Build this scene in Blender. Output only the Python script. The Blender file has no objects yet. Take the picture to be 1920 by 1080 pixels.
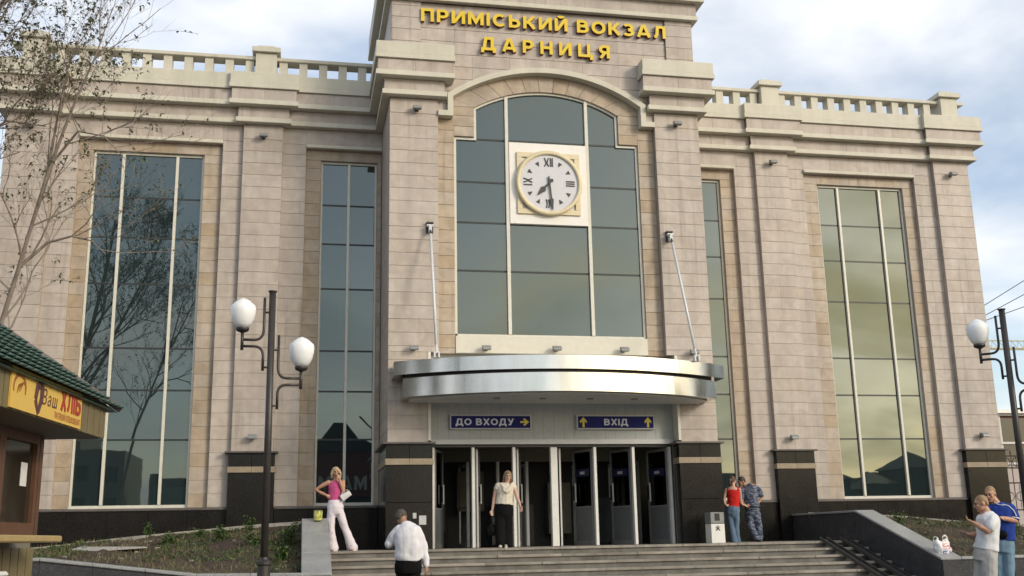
import bpy, math, random
from mathutils import Vector, Matrix, noise
PI = math.pi
rnd = random.Random(7)
S = bpy.context.scene
COL = S.collection

# ------------------------------------------------------------------ camera, sky, sun, exposure
CAMLOC = Vector((-5.8958, -24.3059, 0.1602))
cr = Vector((0.98112849, -0.19238291, -0.01938316)).normalized()
cf = Vector((0.19163719, 0.95416398, 0.22988319)).normalized()
cu = cr.cross(cf).normalized()
cam = bpy.data.cameras.new("camera")
cam.sensor_width = 36.0
cam.lens = 37.5
cam.clip_start = 0.1
cam.clip_end = 3000.0
co = bpy.data.objects.new("camera", cam)
COL.objects.link(co)
co.matrix_world = Matrix(((cr.x, cu.x, -cf.x, CAMLOC.x), (cr.y, cu.y, -cf.y, CAMLOC.y), (cr.z, cu.z, -cf.z, CAMLOC.z), (0, 0, 0, 1)))
S.camera = co

SUN_EL, SUN_AZ = math.radians(21), math.radians(138)      # azimuth clockwise from +Y
sd = Vector((math.sin(SUN_AZ) * math.cos(SUN_EL), math.cos(SUN_AZ) * math.cos(SUN_EL), math.sin(SUN_EL)))
W_ = bpy.data.worlds.new("World")
S.world = W_
W_.use_nodes = True
nt = W_.node_tree
nt.nodes.clear()
def N(t, **k):
    n = nt.nodes.new(t)
    for a, b in k.items():
        setattr(n, a, b)
    return n
L = lambda a, b: nt.links.new(a, b)
out = N('ShaderNodeOutputWorld'); bg = N('ShaderNodeBackground'); bg.inputs['Strength'].default_value = 0.14
sky = N('ShaderNodeTexSky', sky_type='NISHITA', sun_disc=False)
sky.sun_elevation = SUN_EL; sky.sun_rotation = SUN_AZ
sky.air_density = 1.0; sky.dust_density = 1.2; sky.ozone_density = 1.0
tc = N('ShaderNodeTexCoord'); sp = N('ShaderNodeSeparateXYZ'); L(tc.outputs['Generated'], sp.inputs[0])
zc = N('ShaderNodeMath', operation='MAXIMUM'); L(sp.outputs['Z'], zc.inputs[0]); zc.inputs[1].default_value = 0.0
za = N('ShaderNodeMath', operation='ADD'); L(zc.outputs[0], za.inputs[0]); za.inputs[1].default_value = 0.22
dx = N('ShaderNodeMath', operation='DIVIDE'); L(sp.outputs['X'], dx.inputs[0]); L(za.outputs[0], dx.inputs[1])
dy = N('ShaderNodeMath', operation='DIVIDE'); L(sp.outputs['Y'], dy.inputs[0]); L(za.outputs[0], dy.inputs[1])
cb = N('ShaderNodeCombineXYZ'); L(dx.outputs[0], cb.inputs[0]); L(dy.outputs[0], cb.inputs[1]); cb.inputs[2].default_value = 3.7
n1 = N('ShaderNodeTexNoise'); n1.inputs['Scale'].default_value = 1.35; n1.inputs['Detail'].default_value = 5; n1.inputs['Roughness'].default_value = 0.5; n1.inputs['Distortion'].default_value = 0.5
L(cb.outputs[0], n1.inputs['Vector'])
rp = N('ShaderNodeMapRange', interpolation_type='SMOOTHSTEP'); L(n1.outputs['Fac'], rp.inputs['Value'])
rp.inputs['From Min'].default_value = 0.36; rp.inputs['From Max'].default_value = 0.66; rp.inputs['To Min'].default_value = 0.20; rp.inputs['To Max'].default_value = 1.0
n2 = N('ShaderNodeTexNoise'); n2.inputs['Scale'].default_value = 1.9; n2.inputs['Detail'].default_value = 7; n2.inputs['Distortion'].default_value = 0.7
L(cb.outputs[0], n2.inputs['Vector'])
r2 = N('ShaderNodeMapRange', interpolation_type='SMOOTHSTEP'); L(n2.outputs['Fac'], r2.inputs['Value']); r2.inputs['From Min'].default_value = 0.30; r2.inputs['From Max'].default_value = 0.62
cc = N('ShaderNodeMix', data_type='RGBA'); L(r2.outputs[0], cc.inputs['Factor'])
cc.inputs['A'].default_value = (3.3, 3.65, 4.2, 1); cc.inputs['B'].default_value = (5.25, 5.35, 5.5, 1)
dt = N('ShaderNodeVectorMath', operation='DOT_PRODUCT'); nz = N('ShaderNodeVectorMath', operation='NORMALIZE'); L(tc.outputs['Generated'], nz.inputs[0]); L(nz.outputs[0], dt.inputs[0]); dt.inputs[1].default_value = tuple(sd)
gl_ = N('ShaderNodeMapRange', interpolation_type='SMOOTHSTEP'); L(dt.outputs['Value'], gl_.inputs['Value']); gl_.inputs['From Min'].default_value = 0.70; gl_.inputs['From Max'].default_value = 1.02
cg = N('ShaderNodeMix', data_type='RGBA', blend_type='MULTIPLY'); L(gl_.outputs[0], cg.inputs['Factor']); L(cc.outputs['Result'], cg.inputs['A']); cg.inputs['B'].default_value = (2.3, 1.9, 1.05, 1)
mx = N('ShaderNodeMix', data_type='RGBA'); L(rp.outputs[0], mx.inputs['Factor']); L(sky.outputs[0], mx.inputs['A']); L(cg.outputs['Result'], mx.inputs['B'])
L(mx.outputs['Result'], bg.inputs['Color']); L(bg.outputs[0], out.inputs['Surface'])

sl = bpy.data.lights.new("sun", 'SUN'); sl.energy = 1.25; sl.angle = math.radians(14); sl.color = (1.0, 0.92, 0.82)
so = bpy.data.objects.new("sun", sl); COL.objects.link(so)
so.rotation_euler = (-sd).to_track_quat('-Z', 'Y').to_euler()
S.view_settings.view_transform = 'Standard'; S.view_settings.look = 'None'
S.view_settings.exposure = 0.58; S.view_settings.gamma = 1.0; S.view_settings.use_curve_mapping = False

# ------------------------------------------------------------------ materials
def newmat(name):
    m = bpy.data.materials.new(name); m.use_nodes = True
    t = m.node_tree; t.nodes.clear()
    o = t.nodes.new('ShaderNodeOutputMaterial'); p = t.nodes.new('ShaderNodeBsdfPrincipled')
    t.links.new(p.outputs[0], o.inputs[0])
    return m, t, p, o
def nd(t, ty, **k):
    n = t.nodes.new(ty)
    for a, b in k.items():
        setattr(n, a, b)
    return n
def noise_node(t, scale, detail=4, rough=0.6, stretch=None, obj=False):
    n = nd(t, 'ShaderNodeTexNoise'); n.inputs['Scale'].default_value = scale; n.inputs['Detail'].default_value = detail; n.inputs['Roughness'].default_value = rough
    if obj:
        g = nd(t, 'ShaderNodeTexCoord'); src = g.outputs['Object']
    else:
        g = nd(t, 'ShaderNodeNewGeometry'); src = g.outputs['Position']
    if stretch:
        mp = nd(t, 'ShaderNodeMapping'); mp.inputs['Scale'].default_value = stretch
        t.links.new(src, mp.inputs[0]); src = mp.outputs[0]
    t.links.new(src, n.inputs['Vector'])
    return n
def ramp(t, fac, stops):
    r = nd(t, 'ShaderNodeValToRGB'); e = r.color_ramp.elements
    while len(e) < len(stops): e.new(0.5)
    for i, (p, c) in enumerate(stops):
        e[i].position = p; e[i].color = (c[0], c[1], c[2], 1)
    t.links.new(fac, r.inputs[0]); return r
def mixc(t, a, b, fac, mode='MIX'):
    m = nd(t, 'ShaderNodeMix', data_type='RGBA', blend_type=mode)
    for s, v in (('A', a), ('B', b), ('Factor', fac)):
        if isinstance(v, (int, float)): m.inputs[s].default_value = v
        elif isinstance(v, tuple): m.inputs[s].default_value = (v[0], v[1], v[2], 1)
        else: t.links.new(v, m.inputs[s])
    return m.outputs['Result']
def bump(t, p, h, strength=0.2, dist=0.02):
    b = nd(t, 'ShaderNodeBump'); b.inputs['Strength'].default_value = strength; b.inputs['Distance'].default_value = dist
    t.links.new(h, b.inputs['Height']); t.links.new(b.outputs[0], p.inputs['Normal'])
def plain(name, c, rough=0.6, metal=0.0, var=0.12, scale=8, bmp=0.0, obj=False, stretch=None, spec=None):
    m, t, p, o = newmat(name)
    n = noise_node(t, scale, 5, 0.6, stretch, obj)
    r = ramp(t, n.outputs['Fac'], [(0.3, tuple(x * (1 - var) for x in c)), (0.7, tuple(min(1, x * (1 + var)) for x in c))])
    t.links.new(r.outputs[0], p.inputs['Base Color'])
    p.inputs['Roughness'].default_value = rough; p.inputs['Metallic'].default_value = metal
    if spec is not None: p.inputs['Specular IOR Level'].default_value = spec
    if bmp: bump(t, p, n.outputs['Fac'], bmp)
    return m
def tilemat(name, stops, rough=0.55, amount=1.0, vein=0.10, dirt=0.17, streak=1.0):
    """cut stone: a colour of its own per slab, cloudy blotches and fine grain, faint streaks of weathering"""
    m, t, p, o = newmat(name)
    oi = nd(t, 'ShaderNodeObjectInfo'); at = nd(t, 'ShaderNodeAttribute'); at.attribute_name = 'tone'
    ad = nd(t, 'ShaderNodeMath', operation='ADD'); t.links.new(oi.outputs['Random'], ad.inputs[0]); t.links.new(at.outputs['Fac'], ad.inputs[1])
    fr = nd(t, 'ShaderNodeMath', operation='FRACT'); t.links.new(ad.outputs[0], fr.inputs[0])
    base = ramp(t, fr.outputs[0], stops).outputs[0]
    g = nd(t, 'ShaderNodeNewGeometry')
    off = nd(t, 'ShaderNodeVectorMath', operation='SCALE'); cbn = nd(t, 'ShaderNodeCombineXYZ')
    for i in range(3): t.links.new(fr.outputs[0], cbn.inputs[i])
    t.links.new(cbn.outputs[0], off.inputs[0]); off.inputs['Scale'].default_value = 37.0
    av = nd(t, 'ShaderNodeVectorMath', operation='ADD'); t.links.new(g.outputs['Position'], av.inputs[0]); t.links.new(off.outputs[0], av.inputs[1])
    n1 = nd(t, 'ShaderNodeTexNoise'); n1.inputs['Scale'].default_value = 3.2; n1.inputs['Detail'].default_value = 5; n1.inputs['Distortion'].default_value = 0.8
    t.links.new(av.outputs[0], n1.inputs['Vector'])
    c1 = mixc(t, base, ramp(t, n1.outputs['Fac'], [(0.28, (1 - 2 * vein, 1 - 2.2 * vein, 1 - 2.4 * vein)), (0.7, (1 + .0, 1, 1))]).outputs[0], amount, 'MULTIPLY')
    n2 = noise_node(t, 45, 3, 0.7)
    c2 = mixc(t, c1, ramp(t, n2.outputs['Fac'], [(0.3, (0.9, 0.9, 0.9)), (0.7, (1, 1, 1))]).outputs[0], 0.8, 'MULTIPLY')
    n3 = noise_node(t, 1.0, 5, 0.65, (2.2, 2.2, 0.35))
    c3 = mixc(t, c2, ramp(t, n3.outputs['Fac'], [(0.35, (1 - dirt, 1 - dirt, 1 - dirt * .9)), (0.62, (1, 1, 1))]).outputs[0], 1.0, 'MULTIPLY')
    n4 = noise_node(t, 1.0, 4, 0.6, (7, 7, 0.22)); n5 = noise_node(t, 0.35, 3, 0.5)
    m4 = mixc(t, ramp(t, n4.outputs['Fac'], [(0.52, (0, 0, 0)), (0.70, (streak, streak, streak))]).outputs[0], ramp(t, n5.outputs['Fac'], [(0.42, (0, 0, 0)), (0.62, (1, 1, 1))]).outputs[0], 1.0, 'MULTIPLY')
    c3 = mixc(t, c3, mixc(t, c3, (0.72, 0.69, 0.64), 1.0, 'MULTIPLY'), m4)
    t.links.new(c3, p.inputs['Base Color']); p.inputs['Roughness'].default_value = rough
    bump(t, p, n2.outputs['Fac'], 0.12, 0.01)
    return m
PINK = [(0.0, (0.515, 0.445, 0.385)), (0.3, (0.55, 0.485, 0.43)), (0.6, (0.535, 0.465, 0.405)), (0.85, (0.565, 0.50, 0.445)), (1.0, (0.525, 0.45, 0.38))]
TAN = [(0.0, (0.48, 0.38, 0.27)), (0.25, (0.53, 0.455, 0.375)), (0.5, (0.49, 0.40, 0.30)), (0.75, (0.53, 0.43, 0.325)), (1.0, (0.46, 0.355, 0.24))]
M_tile = tilemat('pink_stone', PINK)
M_tan = tilemat('tan_sandstone', TAN, vein=0.13)
M_wall = plain('stone_backing', (0.34, 0.285, 0.23), 0.8, var=0.1, scale=3)
M_cornice = tilemat('cornice_stone', [(0, (0.60, 0.575, 0.475)), (1, (0.64, 0.61, 0.51))], 0.6, vein=0.04, dirt=0.10, streak=0.3)
def granite(name, a, b, rough):
    m, t, p, o = newmat(name)
    v = nd(t, 'ShaderNodeTexVoronoi'); v.inputs['Scale'].default_value = 90; g = nd(t, 'ShaderNodeNewGeometry'); t.links.new(g.outputs['Position'], v.inputs['Vector'])
    sx = nd(t, 'ShaderNodeSeparateColor'); t.links.new(v.outputs['Color'], sx.inputs[0])
    c = ramp(t, sx.outputs[0], [(0.0, a), (0.6, tuple((x + y) / 2 for x, y in zip(a, b))), (1.0, b)]).outputs[0]
    n = noise_node(t, 2.5, 5, 0.6)
    c = mixc(t, c, ramp(t, n.outputs['Fac'], [(0.3, (0.78, 0.78, 0.78)), (0.7, (1.0, 1.0, 1.0))]).outputs[0], 1.0, 'MULTIPLY')
    t.links.new(c, p.inputs['Base Color'])
    rr = nd(t, 'ShaderNodeMapRange'); t.links.new(n.outputs['Fac'], rr.inputs['Value']); rr.inputs['To Min'].default_value = rough; rr.inputs['To Max'].default_value = rough + 0.12
    t.links.new(rr.outputs[0], p.inputs['Roughness']); p.inputs['Specular IOR Level'].default_value = 0.22
    return m
M_gran = granite('dark_granite', (0.008, 0.0075, 0.007), (0.032, 0.029, 0.026), 0.11)
M_gband = granite('pale_granite_band', (0.28, 0.22, 0.15), (0.46, 0.38, 0.28), 0.4)
M_gcap = granite('granite_edge', (0.10, 0.09, 0.085), (0.2, 0.18, 0.17), 0.35)
M_ggrey = granite('grey_granite', (0.27, 0.275, 0.275), (0.43, 0.435, 0.43), 0.28)
M_gwall = granite('grey_black_granite', (0.04, 0.04, 0.043), (0.10, 0.10, 0.105), 0.2)
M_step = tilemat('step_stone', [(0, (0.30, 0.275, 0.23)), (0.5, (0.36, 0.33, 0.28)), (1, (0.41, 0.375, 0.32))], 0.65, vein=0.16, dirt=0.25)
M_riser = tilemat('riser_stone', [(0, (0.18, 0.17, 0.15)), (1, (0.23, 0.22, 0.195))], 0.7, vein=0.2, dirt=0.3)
def glassmat():
    m, t, p, o = newmat('mirror_glass')
    t.nodes.remove(p)
    d = nd(t, 'ShaderNodeBsdfDiffuse'); gl = nd(t, 'ShaderNodeBsdfGlossy'); mxs = nd(t, 'ShaderNodeMixShader')
    d.inputs['Color'].default_value = (0.020, 0.036, 0.040, 1)
    gl.inputs['Roughness'].default_value = 0.012
    oi = nd(t, 'ShaderNodeObjectInfo')
    gc = ramp(t, oi.outputs['Random'], [(0, (0.49, 0.54, 0.50)), (1, (0.575, 0.625, 0.58))])
    t.links.new(gc.outputs[0], gl.inputs['Color'])
    lw = nd(t, 'ShaderNodeFresnel'); lw.inputs['IOR'].default_value = 2.75
    n = noise_node(t, 0.9, 2, 0.5); b = nd(t, 'ShaderNodeBump'); b.inputs['Strength'].default_value = 0.035; b.inputs['Distance'].default_value = 0.02
    t.links.new(n.outputs['Fac'], b.inputs['Height']); t.links.new(b.outputs[0], gl.inputs['Normal'])
    # faint blinds behind the panes
    wv = nd(t, 'ShaderNodeTexWave'); wv.inputs['Scale'].default_value = 2.6; wv.inputs['Distortion'].default_value = 1.5
    gg = nd(t, 'ShaderNodeNewGeometry'); t.links.new(gg.outputs['Position'], wv.inputs['Vector'])
    t.links.new(ramp(t, wv.outputs['Fac'], [(0, (0.015, 0.025, 0.026)), (1, (0.018, 0.029, 0.030))]).outputs[0], d.inputs['Color'])
    t.links.new(lw.outputs[0], mxs.inputs[0]); t.links.new(d.outputs[0], mxs.inputs[1]); t.links.new(gl.outputs[0], mxs.inputs[2])
    t.links.new(mxs.outputs[0], o.inputs[0])
    return m
M_glass = glassmat()
M_frame = plain('cream_frame', (0.62, 0.60, 0.52), 0.4, var=0.06)
M_gasket = plain('dark_gasket', (0.02, 0.025, 0.025), 0.5)
M_alu = plain('pale_aluminium', (0.50, 0.50, 0.49), 0.35, var=0.06)
M_white = plain('white_paint', (0.72, 0.71, 0.67), 0.4, var=0.05)
M_cream = plain('cream_panel', (0.60, 0.575, 0.49), 0.45, var=0.05)
M_fascia = plain('grey_panel', (0.40, 0.415, 0.40), 0.45, var=0.06)
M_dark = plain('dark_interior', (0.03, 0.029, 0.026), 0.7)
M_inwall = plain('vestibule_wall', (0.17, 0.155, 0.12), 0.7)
M_iron = plain('brown_black_metal', (0.035, 0.030, 0.028), 0.42, var=0.2)
M_rail = plain('ramp_steel', (0.055, 0.053, 0.05), 0.45, var=0.25)
M_flood = plain('floodlight_grey', (0.23, 0.235, 0.235), 0.4, var=0.1)
M_lens = plain('floodlight_lens', (0.10, 0.11, 0.11), 0.12)
M_black = plain('black_plastic', (0.012, 0.012, 0.013), 0.4)
def steelmat():
    m, t, p, o = newmat('polished_steel')
    p.inputs['Metallic'].default_value = 1.0
    n = noise_node(t, 2.0, 4, 0.6, (1, 1, 0.25))
    t.links.new(ramp(t, n.outputs['Fac'], [(0.3, (0.60, 0.565, 0.51)), (0.7, (0.76, 0.725, 0.67))]).outputs[0], p.inputs['Base Color'])
    rr = nd(t, 'ShaderNodeMapRange'); t.links.new(n.outputs['Fac'], rr.inputs['Value']); rr.inputs['To Min'].default_value = 0.06; rr.inputs['To Max'].default_value = 0.22
    t.links.new(rr.outputs[0], p.inputs['Roughness'])
    n2 = noise_node(t, 2.2, 2, 0.5, (1, 1, 0.3)); bump(t, p, n2.outputs['Fac'], 0.08, 0.03)
    return m
M_steel = steelmat()
M_rod = plain('white_rod', (0.62, 0.63, 0.64), 0.25, var=0.04)
M_yel = plain('yellow_letter_face', (0.70, 0.50, 0.022), 0.35, var=0.06)
M_redside = plain('red_letter_side', (0.16, 0.022, 0.012), 0.45)
M_blue = plain('sign_blue', (0.018, 0.021, 0.13), 0.6, spec=.15, var=0.08)
M_sigw = plain('sign_white', (0.62, 0.63, 0.68), 0.4, var=0.03)
M_sigy = plain('sign_yellow', (0.68, 0.56, 0.05), 0.4, var=0.04)
M_clockb = plain('clock_beige', (0.66, 0.57, 0.38), 0.45, var=0.05)
M_clockw = plain('clock_white', (0.78, 0.75, 0.71), 0.4, var=0.03)
M_clockf = plain('clock_face', (0.58, 0.58, 0.61), 0.35, var=0.03)
M_clockk = plain('clock_black', (0.03, 0.028, 0.026), 0.4)
M_soil = None
def soilmat():
    m, t, p, o = newmat('bare_soil')
    n = noise_node(t, 2.2, 8, 0.65); n2 = noise_node(t, 16, 6, 0.75)
    c = ramp(t, n.outputs['Fac'], [(0.28, (0.045, 0.032, 0.024)), (0.5, (0.085, 0.063, 0.046)), (0.66, (0.11, 0.10, 0.05)), (0.8, (0.16, 0.125, 0.09))]).outputs[0]
    c = mixc(t, c, ramp(t, n2.outputs['Fac'], [(0.3, (0.45, 0.45, 0.45)), (0.72, (1.25, 1.2, 1.1))]).outputs[0], 1.0, 'MULTIPLY')
    t.links.new(c, p.inputs['Base Color']); p.inputs['Roughness'].default_value = 0.95
    bump(t, p, n2.outputs['Fac'], 0.8, 0.05)
    return m
M_soil = soilmat()
M_pave = tilemat('plaza_paving', [(0, (0.16, 0.155, 0.145)), (1, (0.2, 0.195, 0.185))], 0.8, vein=0.2, dirt=0.3)
M_kerb = plain('concrete_kerb', (0.34, 0.32, 0.28), 0.85, var=0.2, scale=5, bmp=0.2)
M_leaf = plain('dusty_leaf', (0.105, 0.118, 0.048), 0.65, var=0.35, scale=6)
M_leaf2 = plain('fresh_leaf', (0.075, 0.125, 0.035), 0.6, var=0.3, scale=9)
M_bark = plain('grey_brown_bark', (0.22, 0.18, 0.15), 0.9, var=0.35, scale=9, bmp=0.5, stretch=(1, 1, 0.3))
M_globe = plain('opal_glass', (0.80, 0.80, 0.80), 0.22, var=0.02)
for n_ in M_globe.node_tree.nodes:
    if n_.type == 'BSDF_PRINCIPLED':
        n_.inputs['Subsurface Weight'].default_value = 0.8; n_.inputs['Subsurface Radius'].default_value = (1, 1, 1); n_.inputs['Subsurface Scale'].default_value = 0.25

# ------------------------------------------------------------------ mesh helpers
class MB:
    def __init__(s): s.v = []; s.f = []; s.m = []
    def add(s, vs, fs, mi=0):
        b = len(s.v); s.v += [tuple(v) for v in vs]; s.f += [tuple(b + i for i in f) for f in fs]; s.m += [mi] * len(fs); return s
    def box(s, x0, x1, y0, y1, z0, z1, mi=0):
        return s.add([(x0, y0, z0), (x1, y0, z0), (x1, y1, z0), (x0, y1, z0), (x0, y0, z1), (x1, y0, z1), (x1, y1, z1), (x0, y1, z1)],
                     [(0, 3, 2, 1), (4, 5, 6, 7), (0, 1, 5, 4), (1, 2, 6, 5), (2, 3, 7, 6), (3, 0, 4, 7)], mi)
    def prism(s, poly, y0, y1, mi=0):
        """polygon (x, z), counter-clockwise seen from -Y, extruded along Y"""
        n = len(poly)
        return s.add([(x, y0, z) for x, z in poly] + [(x, y1, z) for x, z in poly],
                     [tuple(range(n)), tuple(range(2 * n - 1, n - 1, -1))] + [(i, i + n, (i + 1) % n + n, (i + 1) % n) for i in range(n)], mi)
    def slab(s, poly, z0, z1, mi=0):
        n = len(poly)
        return s.add([(x, y, z0) for x, y in poly] + [(x, y, z1) for x, y in poly],
                     [tuple(range(n - 1, -1, -1)), tuple(range(n, 2 * n))] + [(i, (i + 1) % n, (i + 1) % n + n, i + n) for i in range(n)], mi)
    def tube(s, pts, rad, n=8, mi=0, ry=None, ref=None, cap=True):
        pts = [Vector(p) for p in pts]
        k = len(pts)
        if not hasattr(rad, '__len__'): rad = [rad] * k
        if ry is None: ry = rad
        elif not hasattr(ry, '__len__'): ry = [ry] * k
        vs = []; prev = None
        for i in range(k):
            d = (pts[min(i + 1, k - 1)] - pts[max(i - 1, 0)])
            d = d.normalized() if d.length > 1e-9 else Vector((0, 0, 1))
            if prev is None:
                r0 = Vector(ref) if ref else (Vector((1, 0, 0)) if abs(d.x) < 0.8 else Vector((0, 1, 0)))
            else: r0 = prev
            a = (r0 - d * r0.dot(d)); a = a.normalized() if a.length > 1e-6 else d.orthogonal().normalized()
            b = d.cross(a); prev = a
            for j in range(n):
                t = 2 * PI * j / n
                vs.append(pts[i] + a * (math.cos(t) * rad[i]) + b * (math.sin(t) * ry[i]))
        fs = [(i * n + j, i * n + (j + 1) % n, (i + 1) * n + (j + 1) % n, (i + 1) * n + j) for i in range(k - 1) for j in range(n)]
        if cap: fs += [tuple(range(n - 1, -1, -1)), tuple(range((k - 1) * n, k * n))]
        return s.add(vs, fs, mi)
    def lathe(s, prof, c=(0, 0, 0), n=20, mi=0):
        vs = [(c[0] + r * math.cos(2 * PI * j / n), c[1] + r * math.sin(2 * PI * j / n), c[2] + z) for r, z in prof for j in range(n)]
        k = len(prof)
        fs = [(i * n + j, i * n + (j + 1) % n, (i + 1) * n + (j + 1) % n, (i + 1) * n + j) for i in range(k - 1) for j in range(n)]
        fs += [tuple(range(n - 1, -1, -1)), tuple(range((k - 1) * n, k * n))]
        return s.add(vs, fs, mi)
    def ball(s, c, rx, ry, rz, nu=12, nv=8, mi=0):
        vs = []
        for i in range(1, nv):
            t = PI * i / nv
            for j in range(nu):
                q = 2 * PI * j / nu
                vs.append((c[0] + rx * math.sin(t) * math.cos(q), c[1] + ry * math.sin(t) * math.sin(q), c[2] - rz * math.cos(t)))
        k = nv - 1
        fs = [(i * nu + j, i * nu + (j + 1) % nu, (i + 1) * nu + (j + 1) % nu, (i + 1) * nu + j) for i in range(k - 1) for j in range(nu)]
        b = len(vs); vs += [(c[0], c[1], c[2] - rz), (c[0], c[1], c[2] + rz)]
        fs += [(b, (j + 1) % nu, j) for j in range(nu)] + [(b + 1, (k - 1) * nu + j, (k - 1) * nu + (j + 1) % nu) for j in range(nu)]
        return s.add(vs, fs, mi)
    def mesh(s, name, mats, smooth=False):
        me = bpy.data.meshes.new(name); me.from_pydata(s.v, [], s.f)
        if not isinstance(mats, (list, tuple)): mats = [mats]
        for m in mats: me.materials.append(m)
        if len(mats) > 1: me.polygons.foreach_set('material_index', s.m)
        if smooth: me.polygons.foreach_set('use_smooth', [True] * len(me.polygons))
        me.update(); return me
    def build(s, name, mats, parent=None, smooth=False, bev=0.0, loc=None):
        o = bpy.data.objects.new(name, s.mesh(name, mats, smooth)); COL.objects.link(o)
        if loc is not None: o.location = loc
        if parent is not None: child(o, parent)
        if bev:
            b = o.modifiers.new('bevel', 'BEVEL'); b.width = bev; b.segments = 1; b.limit_method = 'ANGLE'
        if smooth == 'auto':
            pass
        return o
ROOTLOC = {}
def root_of(p):
    while p.parent: p = p.parent
    return p
def child(o, p):
    """parent o to p; meshes of a placed thing are written in world space, so undo the root's offset"""
    o.parent = p
    r = root_of(p)
    if r.get('_local'): return
    if p.parent is None: o.matrix_parent_inverse = Matrix.Translation(-Vector(p.location))
def tag(o, label, cat, group=None, kind=None):
    if label: o['label'] = label
    if cat: o['category'] = cat
    if group: o['group'] = group
    if kind: o['kind'] = kind
    return o
def thing(name, label, cat, loc=(0, 0, 0), group=None, kind=None, local=False, rot=0):
    o = bpy.data.objects.new(name, None); COL.objects.link(o); o.location = loc; o.empty_display_size = 0.2
    if local: o['_local'] = 1; o.rotation_euler = (0, 0, rot)
    return tag(o, label, cat, group, kind)
def copy_tree(o, parent=None):
    c = o.copy(); COL.objects.link(c)
    if parent is not None: c.parent = parent
    for ch in list(o.children): copy_tree(ch, c)
    return c
def setting(o): o['kind'] = 'structure'; return o

# ------------------------------------------------------------------ ground
GZ = -1.015
setting(MB().add([(-900, -900, GZ), (900, -900, GZ), (900, 900, GZ), (-900, 900, GZ)], [(0, 1, 2, 3)]).build('plaza_ground', M_pave))

# ------------------------------------------------------------------ station building
PA, PW, PS, PV = 2.30, 2.43, 2.55, 2.67
T = 0.03
ST = thing('station_building', 'pale pink stone railway station with tall mirror windows and a clock over its doors', 'building', (0, 2, -1))
TILES = {}
def tile(kind, x0, x1, z0, z1, y, rot=0):
    TILES.setdefault(kind, []).append((x0, x1, z0, z1, y, rot))
def courses(kind, x0, x1, z0, z1, y, width=None, rot=0, off=0.0):
    k = math.floor((z0 - 2.335) / 0.32 + 1e-6)
    zs = [z0]
    while True:
        k += 1; z = 2.335 + 0.32 * k
        if z >= z1 - 0.06: break
        if z > z0 + 0.06: zs.append(z)
    zs.append(z1)
    for r, (a, b) in enumerate(zip(zs, zs[1:])):
        if not width: xs = [x0, x1]
        else:
            n = max(1, round((x1 - x0) / width)); xs = [x0 + (x1 - x0) * i / n for i in range(n + 1)]
        for c, d in zip(xs, xs[1:]): tile(kind, c, d, a, b, y, rot)
_tm = {}
def tile_mesh(w, h, mat):
    k = (round(w, 3), round(h, 3), mat.name)
    if k in _tm: return _tm[k]
    g, v, c, t = 0.0036, 0.0014, 0.004, T
    a, b = v, w - v; lo, hi = g, h - g
    vs = [(a, 0, lo), (b, 0, lo), (b, 0, hi), (a, 0, hi), (a, -t + c, lo), (b, -t + c, lo), (b, -t + c, hi), (a, -t + c, hi),
          (a + c * .4, -t, lo + c), (b - c * .4, -t, lo + c), (b - c * .4, -t, hi - c), (a + c * .4, -t, hi - c)]
    fs = [(8, 9, 10, 11)] + [(i, (i + 1) % 4, (i + 1) % 4 + 4, i + 4) for i in range(4)] + [(i + 4, (i + 1) % 4 + 4, (i + 1) % 4 + 8, i + 8) for i in range(4)]
    me = bpy.data.meshes.new('tile'); me.from_pydata(vs, [], fs); me.materials.append(mat); _tm[k] = me
    return me
def flush_tiles(name, mat, parent):
    lst = TILES.get(name, [])
    def place(t):
        x0, x1, z0, z1, y, rot = t
        if rot == 0: return Vector((x0, y + T, z0)), 0
        if rot == 1: return Vector((y - T, x0, z0)), PI / 2      # faces +X... front local -Y -> +X
        return Vector((y + T, x1, z0)), -PI / 2                   # faces -X
    lst.sort(key=lambda t: (place(t)[0] + Vector((0, 0, 0)) - CAMLOC).length)
    for t in lst[:300]:
        p, r = place(t)
        o = bpy.data.objects.new(name, tile_mesh(t[1] - t[0], t[3] - t[2], mat)); COL.objects.link(o)
        o.location = p + Vector((0, rnd.uniform(-.0025, .0025) if r == 0 else 0, 0)); o.rotation_euler = (0, 0, r); child(o, parent)
    if len(lst) > 300:
        mb = MB(); tones = []
        for t in lst[300:]:
            p, r = place(t); me = tile_mesh(t[1] - t[0], t[3] - t[2], mat); R = Matrix.Translation(p) @ Matrix.Rotation(r, 4, 'Z')
            mb.add([R @ v.co for v in me.vertices], [tuple(q.vertices) for q in me.polygons]); tones += [rnd.random()] * len(me.polygons)
        o = mb.build(name, mat, parent); o['kind'] = 'stuff'
        at = o.data.attributes.new('tone', 'FLOAT', 'FACE'); at.data.foreach_set('value', tones)

# backing masses
core = MB()
core.box(-13.17, 13.17, 3.75, 14, GZ, 11.9)
core.box(-13.17, -3.85, 2.76, 3.75, GZ, 11.9); core.box(3.85, 13.17, 2.76, 3.75, GZ, 11.9); core.box(-3.85, 3.85, 2.76, 3.75, 2.45, 11.9)
core.box(-3.92, 3.92, 0.36, 2.76, 4.45, 12.0); core.box(-3.92, 3.92, 0.36, 2.76, 2.452, 4.45)
core.box(-3.92, -3.032, .013, 0.36, 2.36, 4.45); core.box(3.032, 3.92, .013, 0.36, 2.36, 4.45); core.box(-3.92, -2.778, .013, 0.36, 4.45, 10.6); core.box(2.778, 3.92, .013, 0.36, 4.45, 10.6)
core.box(-3.92, -2.95, 0.36, 0.72, GZ, 2.452); core.box(2.95, 3.92, 0.36, 0.72, GZ, 2.452); core.box(-3.92, -3.85, 0.72, 2.76, GZ, 2.452); core.box(3.85, 3.92, 0.72, 2.76, GZ, 2.452)
core.box(-3.92, 3.92, 0.09, 4.6, 12.0, 14.5)
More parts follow.
